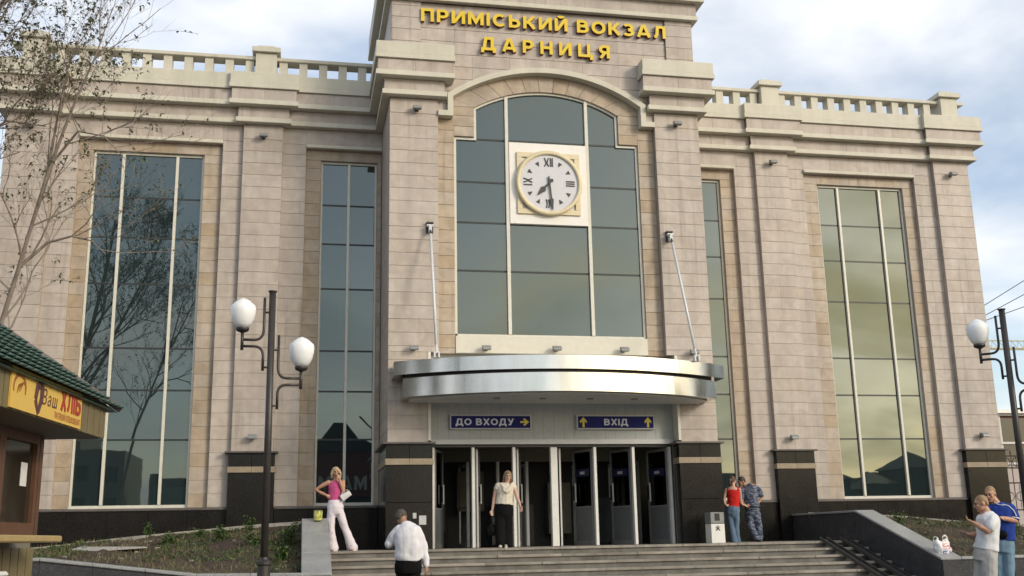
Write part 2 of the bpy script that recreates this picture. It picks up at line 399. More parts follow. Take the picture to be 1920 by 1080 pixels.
core.box(-3.92, -2.775, .013, 0.36, 10.6, 12.0); core.box(2.775, 3.92, .013, 0.36, 10.6, 12.0)
core.build('wall', M_wall, ST)
for s in (-1, 1):
    fill = MB()
    def bx(a, b, y, z0, z1): fill.box(min(s * a, s * b), max(s * a, s * b), y + .013, 2.757, z0, z1)
    bx(12.09, 13.21, PA, 1.03, 11.6); bx(6.52, 7.51, PA, 1.03, 11.6)
    bx(11.5, 12.088, PW, 1.03, 11.6); bx(7.512, 8.02, PW, 1.03, 11.6); bx(5.92, 6.518, PW, 1.03, 11.6)
    bx(8.022, 11.498, PW, 10.2, 11.6); bx(3.952, 5.918, PW, 10.2, 11.6)
    bx(11.17, 11.498, PS, 1.03, 10.198); bx(8.022, 8.475, PS, 1.03, 10.198); bx(8.476, 11.168, PS, 9.93, 10.198)
    bx(5.53, 5.918, PS, 1.03, 10.198); bx(3.952, 4.065, PS, 1.03, 10.198); bx(4.067, 5.528, PS, 9.93, 10.198)
    fill.build('wall', M_tile, ST)
for s in (-1, 1):
    def X(a, b): return (min(s * a, s * b), max(s * a, s * b))
    courses('wall_tile', *X(2.775, 3.95), 4.44, 10.70, 0.0)
    courses('wall_tile', *X(3.03, 3.95), 2.36, 4.44, 0.0)
    courses('wall_tile', *X(6.52, 7.51), 2.36, 10.70, PA); courses('wall_tile', *X(12.09, 13.21), 2.36, 10.70, PA)
    courses('wall_tile', *X(7.51, 8.02), 1.055, 10.30, PW); courses('wall_tile', *X(11.5, 12.09), 1.055, 10.30, PW); courses('wall_tile', *X(5.92, 6.52), 1.055, 10.30, PW)
    tile('wall_tile', *X(7.51, 8.02), 10.30, 10.72, PW); tile('wall_tile', *X(11.5, 12.09), 10.30, 10.72, PW); tile('wall_tile', *X(5.92, 6.52), 10.30, 10.72, PW)
    for i in range(4): tile('wall_tile', *X(8.02 + i * .87, 8.02 + (i + 1) * .87), 10.30, 10.72, PW)
    for i in range(2): tile('wall_tile', *X(3.95 + i * .985, 3.95 + (i + 1) * .985), 10.30, 10.72, PW)
    courses('surround_tile', *X(8.02, 8.475), 1.055, 9.93, PS); courses('surround_tile', *X(11.17, 11.5), 1.055, 9.93, PS)
    courses('surround_tile', *X(5.53, 5.92), 1.055, 9.93, PS); courses('surround_tile', *X(3.96, 4.065), 1.055, 9.93, PS)
    n = 6
    for i in range(n): tile('surround_tile', *X(8.02 + 3.48 * i / n, 8.02 + 3.48 * (i + 1) / n), 9.93, 10.19, PS)
    for i in range(4): tile('surround_tile', *X(3.95 + 1.97 * i / 4, 3.95 + 1.97 * (i + 1) / 4), 9.93, 10.19, PS)
    courses('surround_tile', *X(2.36, 2.775), 4.44, 10.30, 0.18)
    for z0, z1 in ((9.88, 10.14), (10.14, 10.42), (10.42, 10.66)): tile('surround_tile', *X(1.86, 2.36 if z1 < 10.31 else 2.41), z0, z1, 0.181)
    # reveals of the portal's flanks
    courses('flank_tile', 0.0, 2.40, 2.36, 10.70, s * 3.95, rot=1 if s > 0 else 2)
# reveal of the surround behind the pillars
for s in (-1, 1):
    rv = MB()
    rv.box(*sorted((s * 2.36, s * 2.777)), 0.21, 0.36, 4.44, 10.34); rv.box(*sorted((s * 1.86, s * 2.42)), 0.2115, 0.358, 9.88, 10.9)
    rv.build('wall', M_tan, ST)

# field above the arch, cut to the curve of the moulding
ZC, RM = 7.47, 4.13
def zarc(x, R, zc): return zc + math.sqrt(max(0.0, R * R - x * x))
zrow = [10.34]; 
while zrow[-1] < 13.0: zrow.append(zrow[-1] + 0.332)
zrow[-1] = 13.34
xs_a = [-2.775, -1.9, -0.95, 0.0, 0.95, 1.9, 2.775]
nt_ = 0
for z0, z1 in zip(zrow, zrow[1:]):
    half = 2.775 if z1 < 12.05 else 3.2
    xs = xs_a if half < 3 else [-3.2, -2.35, -1.5, -0.65, 0.2, 1.05, 1.9, 2.6, 3.2]
    for a, b in zip(xs, xs[1:]):
        def zb(x): return max(z0, (zarc(x, RM + .06, ZC) if abs(x) < 2.44 else 10.34))
        a2, b2, top = a + .002, b - .002, z1 - .006
        pts = sorted(set([a2 + (b2 - a2) * i / 24 for i in range(25)] + [x for x in (-2.441, -2.439, 2.439, 2.441) if a2 < x < b2]))
        mb = MB()
        for u, v in zip(pts, pts[1:]):
            lu, lv_ = zb(u) + .006, zb(v) + .006
            if min(lu, lv_) > top - .01: continue
            lu, lv_ = min(lu, top - .002), min(lv_, top - .002)
            mb.add([(u, .06, lu), (v, .06, lv_), (v, .06, top), (u, .06, top), (u, .088, lu), (v, .088, lv_), (v, .088, top), (u, .088, top)],
                   [(0, 1, 2, 3), (0, 4, 5, 1), (3, 2, 6, 7)] + ([(0, 3, 7, 4)] if u == pts[0] else []) + ([(1, 5, 6, 2)] if v == pts[-1] else []))
        if mb.v: mb.build('field_tile', M_tile, ST)
for s in (-1, 1):
    courses('wall_tile', *sorted((s * 3.2, s * 3.93)), 12.02, 13.34, 0.005)
fb = MB(); fb.box(-3.2, 3.2, 0.0885, 0.0895, 12.0, 13.34)
poly = [(-2.775, 10.34), (-2.44, 10.34)] + [(x, zarc(x, RM + .06, ZC)) for x in [(-2.44 + 4.88 * i / 24) for i in range(25)]] + [(2.44, 10.34), (2.775, 10.34), (2.775, 12.0), (-2.775, 12.0)]
fb.prism(poly, 0.089, 0.36); fb.build('wall', M_wall, ST)
# arch stones
NA = 11
def ap(t, R, zc, half):
    x = -half + 2 * half * t; return (x, zarc(x, R, zc))
for i in range(NA):
    poly = []
    ts = [i / NA + 1 / NA * k / 4 for k in range(5)]
    inner = [ap(t, 3.515, 7.665, 1.84) for t in ts]; outer = [ap(t, RM, ZC, 2.38) for t in ts]
    g = 0.004
    inner = [(x + (g if k == 0 else -g if k == 4 else 0), z) for k, (x, z) in enumerate(inner)]
    outer = [(x + (g if k == 0 else -g if k == 4 else 0), z) for k, (x, z) in enumerate(outer)]
    MB().prism(inner + outer[::-1], 0.18, 0.36).build('arch_stone', M_tan, ST, bev=0.004)
for s in (-1, 1):
    P = [(1.842, 10.664), (2.40, 10.664), (2.40, 10.86), (2.376, 10.84)]
    P = P if s > 0 else [(-x, z) for x, z in reversed(P)]
    MB().prism(P, 0.18, 0.36).build('arch_stone', M_tan, ST)
# moulding over the arch
def sweep(path, w, y0, y1, mb):
    """band of width w to the left of an (x, z) path"""
    n = len(path); off = []
    for i in range(n):
        a = Vector(path[max(i - 1, 0)]); b = Vector(path[i]); c = Vector(path[min(i + 1, n - 1)])
        d1 = (b - a).normalized() if i else (c - b).normalized(); d2 = (c - b).normalized() if i < n - 1 else d1
        n1 = Vector((-d1.y, d1.x)); n2 = Vector((-d2.y, d2.x)); m = (n1 + n2).normalized()
        off.append(b + m * (w / max(0.35, m.dot(n1))))
    for i in range(n - 1):
        p = [path[i], path[i + 1], tuple(off[i + 1]), tuple(off[i])]
        mb.add([(q[0], y0, q[1]) for q in p] + [(q[0], y1, q[1]) for q in p], [(0, 1, 2, 3), (7, 6, 5, 4), (0, 4, 5, 1), (2, 6, 7, 3)] + ([(0, 3, 7, 4)] if i == 0 else []) + ([(1, 5, 6, 2)] if i == n - 2 else []))
    return mb
arc = [(-2.38 + 4.76 * i / 28, zarc(-2.38 + 4.76 * i / 28, RM, ZC)) for i in range(29)]
path = [(-2.773, 10.31), (-2.405, 10.31), (-2.405, 10.83)] + arc[1:-1] + [(2.405, 10.83), (2.405, 10.31), (2.773, 10.31)]
sweep(path, 0.135, -0.06, 0.2, MB()).build('arch_moulding', M_cornice, ST)

# cornices, friezes and parapet run round the front in one stepped line
def mir(p): return [(-x, y) for x, y in reversed(p)]
LP = [(-13.21, 13.9), (-13.21, PA), (-12.09, PA), (-12.09, PW), (-7.51, PW), (-7.51, PA), (-6.52, PA), (-6.52, PW), (-3.95, PW), (-3.95, 0.0), (-2.775, 0.0), (-2.775, 0.06)]
RP = mir(LP)
def offset(p, o):
    n = len(p); r = []
    for i in range(n):
        b = Vector(p[i]); d1 = (b - Vector(p[i - 1])).normalized() if i else None; d2 = (Vector(p[i + 1]) - b).normalized() if i < n - 1 else None
        if d1 is None: d1 = d2
        if d2 is None: d2 = d1
        n1 = Vector((d1.y, -d1.x)); n2 = Vector((d2.y, -d2.x))
        r.append(b + n1 * o + (n2 * o if abs(n1.dot(n2)) < 0.5 else Vector((0, 0))))
    return r
def run(p, o, z0, z1, mb, inner=-0.0):
    a = offset(p, o); b = offset(p, inner - 0.005)
    n = len(p)
    for i in range(n - 1):
        vs = [(*a[i], z0), (*a[i + 1], z0), (*a[i + 1], z1), (*a[i], z1), (*b[i], z0), (*b[i + 1], z0), (*b[i + 1], z1), (*b[i], z1)]
        mb.add(vs, [(0, 1, 2, 3), (3, 2, 6, 7), (4, 5, 1, 0)] + ([(0, 3, 7, 4)] if i == 0 else []) + ([(1, 5, 6, 2)] if i == n - 2 else []))
    return mb
FR = [(0.15, 10.862, 11.155), (0.32, 11.285, 11.598)]
for p in (LP, RP):
    run(p, 0.20, 10.735, 10.86, MB()).build('cornice', M_cornice, ST, bev=0.008)
    run(p, 0.37, 11.157, 11.283, MB()).build('cornice', M_cornice, ST, bev=0.008)
    run(p, 0.385, 11.60, 11.722, MB()).build('cornice', M_cornice, ST, bev=0.006)
    run(p, 0.365, 11.728, 12.035, MB()).build('parapet', M_cornice, ST, bev=0.006)
    run(p, 0.34, 11.7222, 11.7278, MB()).build('parapet', M_gasket, ST)
    for o, z0, z1 in FR:
        run(p, o - T, z0, z1, MB()).build('frieze', M_wall, ST)
        q = offset(p, o)
        for a, b in zip(q, q[1:]):
            if abs(a.y - b.y) < 1e-4 and b.x - a.x > 0.3:
                n = max(1, round((b.x - a.x) / 0.93))
                for i in range(n): tile('frieze_tile', a.x + (b.x - a.x) * i / n, a.x + (b.x - a.x) * (i + 1) / n, z0, z1, a.y)
            elif abs(a.x - b.x) < 1e-4 and abs(a.y - b.y) > 0.3 and abs(a.x) < 5:
                tile('frieze_tile', min(a.y, b.y), max(a.y, b.y), z0, z1, a.x, 2 if a.x < 0 else 1)
# tower cornices
TP = [(-3.95, 4.6), (-3.95, 0.0), (3.95, 0.0), (3.95, 4.6)]
run(TP, 0.13, 13.34, 13.46, MB()).build('cornice', M_cornice, ST, bev=0.008)
run(TP, 0.10 - T, 13.462, 13.80, MB()).build('frieze', M_wall, ST)
for i in range(8): tile('frieze_tile', -4.05 + 8.1 * i / 8, -4.05 + 8.1 * (i + 1) / 8, 13.462, 13.80, -0.10)
run(TP, 0.28, 13.802, 13.93, MB()).build('cornice', M_cornice, ST, bev=0.008)
run(TP, 0.26, 13.932, 14.5, MB()).build('parapet', M_cornice, ST)
for s in (-1, 1): courses('flank_tile', 0.03, 4.55, 12.04, 13.34, s * 3.945, rot=1 if s > 0 else 2, width=1.5)
# balustrade
post = MB().box(-0.105, 0.105, -0.15, 0.15, 0, 0.425).mesh('baluster', M_cornice)
def baluster(x):
    o = bpy.data.objects.new('baluster', post); COL.objects.link(o); o.location = (x, 2.33, 12.036); child(o, ST)
for s in (-1, 1):
    for i in range(10): baluster(s * (7.42 + 0.511 * i))
    for i in range(5): baluster(s * (6.56 - 0.511 * i))
    r = MB(); a, b = sorted((s * 3.96, s * 13.2)); r.box(a, b, 2.12, 2.54, 12.4625, 12.56); r.build('rail', M_cornice, ST, bev=0.012)
    for x in (7.0, 12.65):
        c = s * x
        MB().box(c - .27, c + .27, 2.02, 2.6, 12.036, 12.62).box(c - .36, c + .36, 1.93, 2.7, 12.622, 12.76).box(c - .22, c + .22, 2.06, 2.56, 12.762, 12.85).build('pedestal', M_cornice, ST, bev=0.01)
# thin drip mouldings over the windows
for s in (-1, 1):
    for a, b in ((8.02, 11.5), (3.96, 5.92)):
        x0, x1 = sorted((s * a, s * b)); MB().box(x0, x1, PW - 0.07, PW + 0.06, 10.205, 10.295).build('drip_moulding', M_cornice, ST, bev=0.012)

# windows
def window(x0, x1, mulls, z0, z1, trans, y, cols):
    fr = MB(); w = 0.055
    fr.box(x0, x0 + w, y - .03, y + .06, z0, z1); fr.box(x1 - w, x1, y - .03, y + .06, z0, z1)
    fr.box(x0 + w, x1 - w, y - .029, y + .06, z0, z0 + .075); fr.box(x0 + w, x1 - w, y - .029, y + .06, z1 - w, z1)
    wo = fr.build('window', M_frame, ST, bev=0.006)
    for mx_ in mulls: MB().box(mx_ - .035, mx_ + .035, y - .05, y + .05, z0 + .076, z1 - w).build('mullion', M_frame, wo, bev=0.006)
    xs = [x0 + w] + mulls + [x1 - w]; zs = [z0 + .075] + trans + [z1 - w]
    for z in trans: MB().box(x0 + w, x1 - w, y + .012, y + .03, z - .022, z + .022).build('transom', M_gasket, wo)
    for i, (a, b) in enumerate(zip(xs, xs[1:])):
        a2 = a + (.036 if i else .001); b2 = b - (.036 if i < len(xs) - 2 else .001)
        for c, d in zip(zs, zs[1:]):
            tx, tz = rnd.uniform(-.004, .004), rnd.uniform(-.004, .004)
            hw, hh = (b2 - a2) / 2, (d - c) / 2 - .004
            mb = MB(); mb.add([(a2, y + .02 - tx * hw - tz * hh, c + .004), (b2, y + .02 + tx * hw - tz * hh, c + .004), (b2, y + .02 + tx * hw + tz * hh, d - .004), (a2, y + .02 - tx * hw + tz * hh, d - .004),
                              (a2, y + .03, c + .004), (b2, y + .03, c + .004), (b2, y + .03, d - .004), (a2, y + .03, d - .004)],
                             [(0, 1, 2, 3), (7, 6, 5, 4), (0, 4, 5, 1), (1, 5, 6, 2), (2, 6, 7, 3), (3, 7, 4, 0)])
            mb.build('pane', M_glass, wo)
    return wo
TR = [2.67, 3.87, 4.90, 6.51, 7.70, 8.75]
for s in (-1, 1):
    x0, x1 = sorted((s * 8.478, s * 11.165)); window(x0, x1, sorted([s * 9.14, s * 10.45]), 1.055, 9.925, TR, PV, 3)
    x0, x1 = sorted((s * 4.07, s * 5.525)); window(x0, x1, [s * 4.80], 1.055, 9.925, TR, PV, 2)
# portal window with its shoulders and arched head
py = 0.28
outl = [(-2.355, 4.87), (-2.355, 9.87), (-1.85, 9.87), (-1.85, 10.66)] + [(x, zarc(x, 3.52, 7.665)) for x in [(-1.84 + 3.68 * i / 24) for i in range(1, 24)]] + [(1.85, 10.66), (1.85, 9.87), (2.355, 9.87), (2.355, 4.87), (-2.355, 4.87)]
fr = MB(); sweep([(x, z) for x, z in reversed(outl)], 0.055, py - .04, py + .06, fr)
pw = fr.build('window', M_frame, ST)
for s in (-1, 1):
    MB().box(s * 1.03 - .04, s * 1.03 + .04, py - .06, py + .04, 4.93, 11.02).build('mullion', M_frame, pw)
PT = [4.925, 6.49, 7.70, 8.74, 9.86]
for z in PT[1:]:
    for a, b in ((-2.3, -1.07), (-0.99, 0.99), (1.07, 2.3)):
        if abs(a) == 0.99 and z > 8: 
            if z < 9: continue
        if z > 9.8: a, b = max(a, -1.80), min(b, 1.80)
        MB().box(a, b, py + .008, py + .03, z - .022, z + .022).build('transom', M_gasket, pw)
for a, b in ((-2.30, -1.072), (-0.988, 0.988), (1.072, 2.30)):
    for c, d in zip(PT, PT[1:]):
        t_ = rnd.uniform(-.004, .004)
        MB().add([(a, py + .02 - t_, c + .003), (b, py + .02 + t_, c + .003), (b, py + .02 + t_, d - .003), (a, py + .02 - t_, d - .003), (a, py + .04, c + .003), (b, py + .04, c + .003), (b, py + .04, d - .003), (a, py + .04, d - .003)],
                 [(0, 1, 2, 3), (7, 6, 5, 4), (0, 4, 5, 1), (1, 5, 6, 2), (2, 6, 7, 3), (3, 7, 4, 0)]).build('pane', M_glass, pw)
for a, b in ((-1.795, -1.072), (-0.988, 0.988), (1.072, 1.795)):
    xs = [a + (b - a) * i / 10 for i in range(11)]
    MB().prism([(a, 9.885), (b, 9.885)] + [(x, zarc(x, 3.465, 7.665)) for x in reversed(xs)], py + .02, py + .04).build('pane', M_glass, pw)
MB().box(-2.36, 2.36, 0.15, 0.359, 4.452, 4.868).build('sill_panel', M_cream, ST, bev=0.01)

# entrance: fascia of sheet panels, door frames, open doors, vestibule
for i in range(24):
    x0 = -3.02 + 6.04 * i / 24
    MB().box(x0 + .004, x0 + 6.04 / 24 - .004, 0.355, 0.375, 2.452, 4.44).build('fascia_panel', M_fascia, ST)
MB().box(-3.03, 3.03, 0.376, 0.39, 2.452, 4.44).build('fascia_backing', M_gasket, ST)
for s in (-1, 1):
    MB().box(*sorted((s * 2.965, s * 3.028)), -0.012, 0.354, 2.40, 4.44).build('jamb', M_frame, ST)
MB().box(-2.93, 2.93, 0.30, 0.62, 2.34, 2.448).build('door_head', M_alu, ST)
MB().box(-2.9, 2.9, 0.40, 0.60, 2.28, 2.338).build('door_head', M_iron, ST)
ves = MB()
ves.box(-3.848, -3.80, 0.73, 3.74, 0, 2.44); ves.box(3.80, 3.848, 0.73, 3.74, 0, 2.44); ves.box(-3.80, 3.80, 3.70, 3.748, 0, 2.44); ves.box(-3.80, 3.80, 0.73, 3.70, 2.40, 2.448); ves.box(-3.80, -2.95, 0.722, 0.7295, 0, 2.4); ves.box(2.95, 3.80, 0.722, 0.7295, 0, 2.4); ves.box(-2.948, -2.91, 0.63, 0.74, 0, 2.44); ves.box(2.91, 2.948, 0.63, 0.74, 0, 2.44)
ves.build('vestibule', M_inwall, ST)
posts = [-2.86, -1.93, -0.96, 0.0, 1.0, 1.95, 2.87]
for i, x in enumerate(posts):
    h = 0.08 if i == 3 else (0.034 if 0 < i < 6 else 0.028)
    MB().box(x - h, x + h, 0.42, 0.56, 0.003, 2.28).build('door_post', M_white, ST, bev=0.004)
for k, x in enumerate([-3.3, -2.5, -1.72, -0.95, -0.2, 0.55, 1.3, 2.05, 2.75]):
    MB().box(x - .035, x + .035, 2.60, 2.68, 0.003, 2.1).build('inner_door_post', M_white if k % 2 else M_alu, ST)
    ang = math.radians(78 if k % 2 else 100); f = MB().box(.04, .075, -.02, .02, .01, 2.05).box(.60, .635, -.02, .02, .01, 2.05).box(.075, .60, -.02, .02, .01, .1).box(.075, .60, -.02, .02, 1.98, 2.05).box(.075, .60, -.02, .02, .95, 1.0)
    Rm = Matrix.Translation((x, 2.72, 0)) @ Matrix.Rotation(ang, 4, 'Z'); f.v = [tuple(Rm @ Vector(v)) for v in f.v]; f.build('inner_door', M_alu, ST)
for x0, x1, z0, z1, c in ((-3.6, -2.2, 0.4, 1.5, (.10, .085, .07)), (-1.9, -1.2, .9, 1.9, (.12, .10, .06)), (-1.0, 0.1, .02, 1.05, (.06, .06, .055)), (0.5, 1.1, .3, 1.6, (.14, .13, .10)), (1.5, 2.3, .02, 1.2, (.05, .055, .06))):
    MB().box(x0, x1, 3.3, 3.6, z0, z1).build('hall_counter', plain('hall_colour', c, .6), ST)
MB().box(-3.79, 3.79, 2.60, 2.70, 2.1, 2.395).build('inner_lintel', M_inwall, ST)
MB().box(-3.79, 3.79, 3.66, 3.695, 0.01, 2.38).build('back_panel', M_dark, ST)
def door(hx, ang, side):
    """leaf hinged at hx, opened inwards; local x runs from hinge to free edge"""
    w, h = 0.80, 2.24
    R = Matrix.Translation((hx, 0.55, 0.012)) @ Matrix.Rotation(ang, 4, 'Z')
    def bb(x0, x1, y0, y1, z0, z1, name, m, par):
        mb = MB().box(x0, x1, y0, y1, z0, z1); mb.v = [tuple(R @ Vector(v)) for v in mb.v]; return mb.build(name, m, par)
    mb = MB().box(0, .045, -.022, .022, 0, h).box(w - .045, w, -.022, .022, 0, h).box(.045, w - .045, -.022, .022, 0, .1).box(.045, w - .045, -.022, .022, h - .06, h).box(.045, w - .045, -.022, .022, .86, .90)
    mb.v = [tuple(R @ Vector(v)) for v in mb.v]
    d = mb.build('door', M_dalu, ST)
    bb(.046, w - .046, -.008, .008, .101, .859, 'door_panel', M_doorp, d)
    bb(.046, w - .046, -.006, .006, .901, h - .061, 'door_glass', M_dglass, d)
    sd_ = -1
    bb(w - .16, w - .13, -.075, -.05, 1.0, 1.45, 'handle', M_rod, d); bb(w - .16, w - .13, .05, .075, 1.0, 1.45, 'handle', M_rod, d); bb(.10, w - .2, .0, .0, 0, 0, 'kick', M_alu, d) if 0 else None
    bb(w - .055, w + .012, -.035, .035, 1.05, 1.4, 'lock', M_black, d)
    if side: 
        e = bb(.12, w - .10, .008, .02, 1.60, 1.78, 'door_sign', M_navy, d); bb(.3, w - .3, .0205, .022, 1.655, 1.72, 'sign_mark', M_alu, d)
    return d
M_dalu = plain('door_aluminium', (0.19, 0.19, 0.19), 0.4, var=.1)
M_doorp = plain('door_grey_panel', (0.135, 0.145, 0.15), 0.4, var=0.08)
M_navy = plain('navy_sign', (0.010, 0.014, 0.06), 0.5)
def dglass():
    m, t, p, o = newmat('clear_door_glass'); t.nodes.remove(p)
    tr = nd(t, 'ShaderNodeBsdfTransparent'); tr.inputs[0].default_value = (0.72, 0.76, 0.74, 1); gl = nd(t, 'ShaderNodeBsdfGlossy'); gl.inputs['Roughness'].default_value = 0.02
    fz = nd(t, 'ShaderNodeFresnel'); fz.inputs[0].default_value = 1.45; mxs = nd(t, 'ShaderNodeMixShader')
    t.links.new(fz.outputs[0], mxs.inputs[0]); t.links.new(tr.outputs[0], mxs.inputs[1]); t.links.new(gl.outputs[0], mxs.inputs[2]); t.links.new(mxs.outputs[0], o.inputs[0]); return m
M_dglass = dglass()
for i, (hx, a, sg) in enumerate([(-2.81, 70, 0), (-1.88, 73, 0), (-0.91, 71, 0), (0.955, 109, 1), (1.905, 110, 1), (2.83, 108, 1)]): door(hx, math.radians(a), sg)
for x in (-1.85, -0.88, 0.10, ): MB().box(x + .02, x + .06, 0.6, 1.0, 0.003, 2.26).build('side_post', M_alu, ST)
MB().box(0.12, 0.2, 0.6, 1.0, 0.003, 2.26).build('side_post', M_alu, ST)
tube = MB().box(3.34, 3.72, 3.2, 3.24, 1.63, 1.66)
mt, t_, p_, o_ = newmat('tube_light'); p_.inputs['Emission Color'].default_value = (1, 0.95, 0.55, 1); p_.inputs['Emission Strength'].default_value = 6.0
tb = thing('strip_light', 'lit yellowish strip light glowing inside the rightmost doorway', 'lamp', (3.5, 3.2, 1.64)); tube.build('tube', mt, tb)
MB().box(3.48, 3.79, 3.60, 3.655, 1.0, 2.3).build('back_panel', plain('painted_lit_wall', (0.42, 0.38, 0.26), 0.7), ST)  # pale patch of back wall, lamplight put into its colour

# dark granite bases
def base(x0, x1, yf, yb, zb, ztop=2.312, ov=0.09, split=None):
    tile_split = split or [zb, 1.02, 1.848]
    for a, b in zip(tile_split, tile_split[1:]): MB().box(x0, x1, yf, yb, a + .002, b - .002).build('granite_slab', M_gran, ST, bev=0.006)
    xm = (x0 + x1) / 2
    for a, b in ((x0 - .02, xm - .002), (xm + .002, x1 + .02)):
        MB().box(a, b, yf - .03, yb, 1.85, 1.99).build('granite_band', M_gband, ST, bev=0.005)
    for a, b in ((x0, xm - .001), (xm + .001, x1)): MB().box(a, b, yf, yb, 1.992, ztop - .002).build('granite_slab', M_gran, ST, bev=0.005)
    MB().box(x0 - ov, x1 + ov * .8, yf - ov, yb, ztop, ztop + .045).build('granite_cap', M_gcap, ST, bev=0.008)
base(-3.985, -2.935, -0.05, 0.357, 0.002); base(2.935, 3.985, -0.05, 0.357, 0.002)
for a, b in ((-3.985, -3.925), (3.925, 3.985)):
    MB().box(a, b, 0.358, 2.37, GZ, 1.848).box(a + .001, b - .001, 0.358, 2.37, 1.992, 2.31).build('granite_slab', M_gran, ST)
    MB().box(a - .02, b + .02, 0.358, 2.37, 1.85, 1.99).build('granite_band', M_gband, ST); MB().box(a - .09, b + .09, 0.358, 2.37, 2.312, 2.357).build('granite_cap', M_gcap, ST)
for s in (-1, 1):
    for a, b in ((6.47, 7.555), (12.04, 13.26)):
        x0, x1 = sorted((s * a, s * b)); base(x0, x1, PA - .05, 2.756, GZ, split=[GZ, 0.2, 1.848])
    for a, b in ((7.56, 12.035), (3.99, 6.465)):
        n = round((b - a) / 0.9)
        for i in range(n):
            x0, x1 = sorted((s * (a + (b - a) * i / n), s * (a + (b - a) * (i + 1) / n)))
            MB().box(x0 + .0015, x1 - .0015, PW - .05, 2.7565, GZ, 0.985).build('plinth_slab', M_gran, ST, bev=0.004)
        x0, x1 = sorted((s * a, s * b)); MB().box(x0, x1, PW - .08, 2.7565, 0.987, 1.05).build('plinth_cap', M_gcap, ST, bev=0.012)
for k, m in (('wall_tile', M_tile), ('surround_tile', M_tan), ('flank_tile', M_tile), ('frieze_tile', M_tile)): flush_tiles(k, m, ST)

# ------------------------------------------------------------------ canopy
CA = thing('entrance_canopy', 'curved two tier polished steel canopy hung on rods above the station doors', 'canopy', (0, -0.5, 3.3))
def canpoly(half, yend, ymid, n=40):
    sag = yend - ymid; R = (half * half + sag * sag) / (2 * sag); c = ymid + R
    return [(-half, -0.003), (half, -0.003)][::-1] + [] , [(-half + 2 * half * i / n, c - math.sqrt(R * R - (-half + 2 * half * i / n) ** 2)) for i in range(n + 1)]
def band(half, yend, ymid, z0, z1, name, m, n=40, thick=True):
    back, arc_ = canpoly(half, yend, ymid, n)
    outline = [(-half, -0.003)] + arc_ + [(half, -0.003)]
    if m is M_steel:
        o = MB().slab([(x, y + .004) if y < -.01 else (x, y) for x, y in outline], z0 + .002, z1 - .002).build(name, m, CA)
        np_ = 6; per = (len(arc_) - 1) // np_ if (len(arc_) - 1) % np_ == 0 else 0
        cuts = [round((len(arc_) - 1) * i / np_) for i in range(np_ + 1)]
        for c0, c1 in zip(cuts, cuts[1:]):
            seg = [Vector(q) for q in arc_[c0:c1 + 1]]
            if c0: seg[0] = seg[0].lerp(seg[1], .03)
            if c1 < len(arc_) - 1: seg[-1] = seg[-1].lerp(seg[-2], .03)
            k = len(seg); mb = MB(); jt = rnd.uniform(-.004, .004)
            mb.add([(q.x, q.y + jt * (i / (k - 1) - .5), z0) for i, q in enumerate(seg)] + [(q.x, q.y - jt * (i / (k - 1) - .5), z1) for i, q in enumerate(seg)], [(i, i + 1, i + 1 + k, i + k) for i in range(k - 1)])
            mb.build('steel_panel', m, o, True)
        return o
    return MB().slab(outline, z0, z1).build(name, m, CA)
o = band(3.88, -0.80, -2.02, 3.765, 4.07, 'upper_band', M_steel); 
o = band(3.60, -0.70, -1.88, 3.70, 3.763, 'recess', M_iron)
o = band(3.68, -0.76, -1.97, 3.285, 3.698, 'lower_band', M_steel)
band(3.5, -0.6, -1.8, 3.255, 3.283, 'soffit', plain('soffit_white', (0.55, 0.56, 0.54), 0.45, var=0.05))
for x in (-1.6, -0.55, 0.55, 1.6):
    MB().lathe([(0.075, 0), (0.085, 0.012), (0.085, 0.02)], (x, -0.95, 3.232), 14).build('downlight', M_flood, CA)
for s in (-1, 1):
    a = Vector((s * 2.99, -0.16, 7.42)); b = Vector((s * 3.0, -1.36, 4.22)); d = (b - a).normalized()
    rod = MB().tube([a + d * .22, b - d * .16], 0.032, 10).build('rod', M_rod, CA, True)
    MB().tube([a + d * .1, a + d * .22], 0.02, 8).tube([b - d * .16, b - d * .06], 0.02, 8).build('threaded_end', M_iron, rod, True)
    br = MB(); br.box(a.x - .085, a.x + .085, -0.03, -0.0005, 7.30, 7.56); br.box(a.x - .085, a.x + .085, -0.10, -0.031, 7.52, 7.56)
    br.build('bracket', M_iron, CA, bev=0.005)
    MB().tube([(a.x - .08, -0.14, 7.45), (a.x + .08, -0.14, 7.45)], 0.035, 10).box(a.x - .035, a.x + .035, -0.2, -0.031, 7.30, 7.46).build('clevis', M_rod, CA)
    MB().box(b.x - .065, b.x - .03, b.y - .07, b.y + .07, 4.0705, 4.2).box(b.x + .03, b.x + .065, b.y - .07, b.y + .07, 4.0705, 4.2).tube([b - d * .2, b + d * .06], 0.024, 8).build('clevis', M_rod, CA)
    MB().box(s * 3.95 - .001, s * 3.95 + .001, -.3, -.2, 3.9, 3.95) 

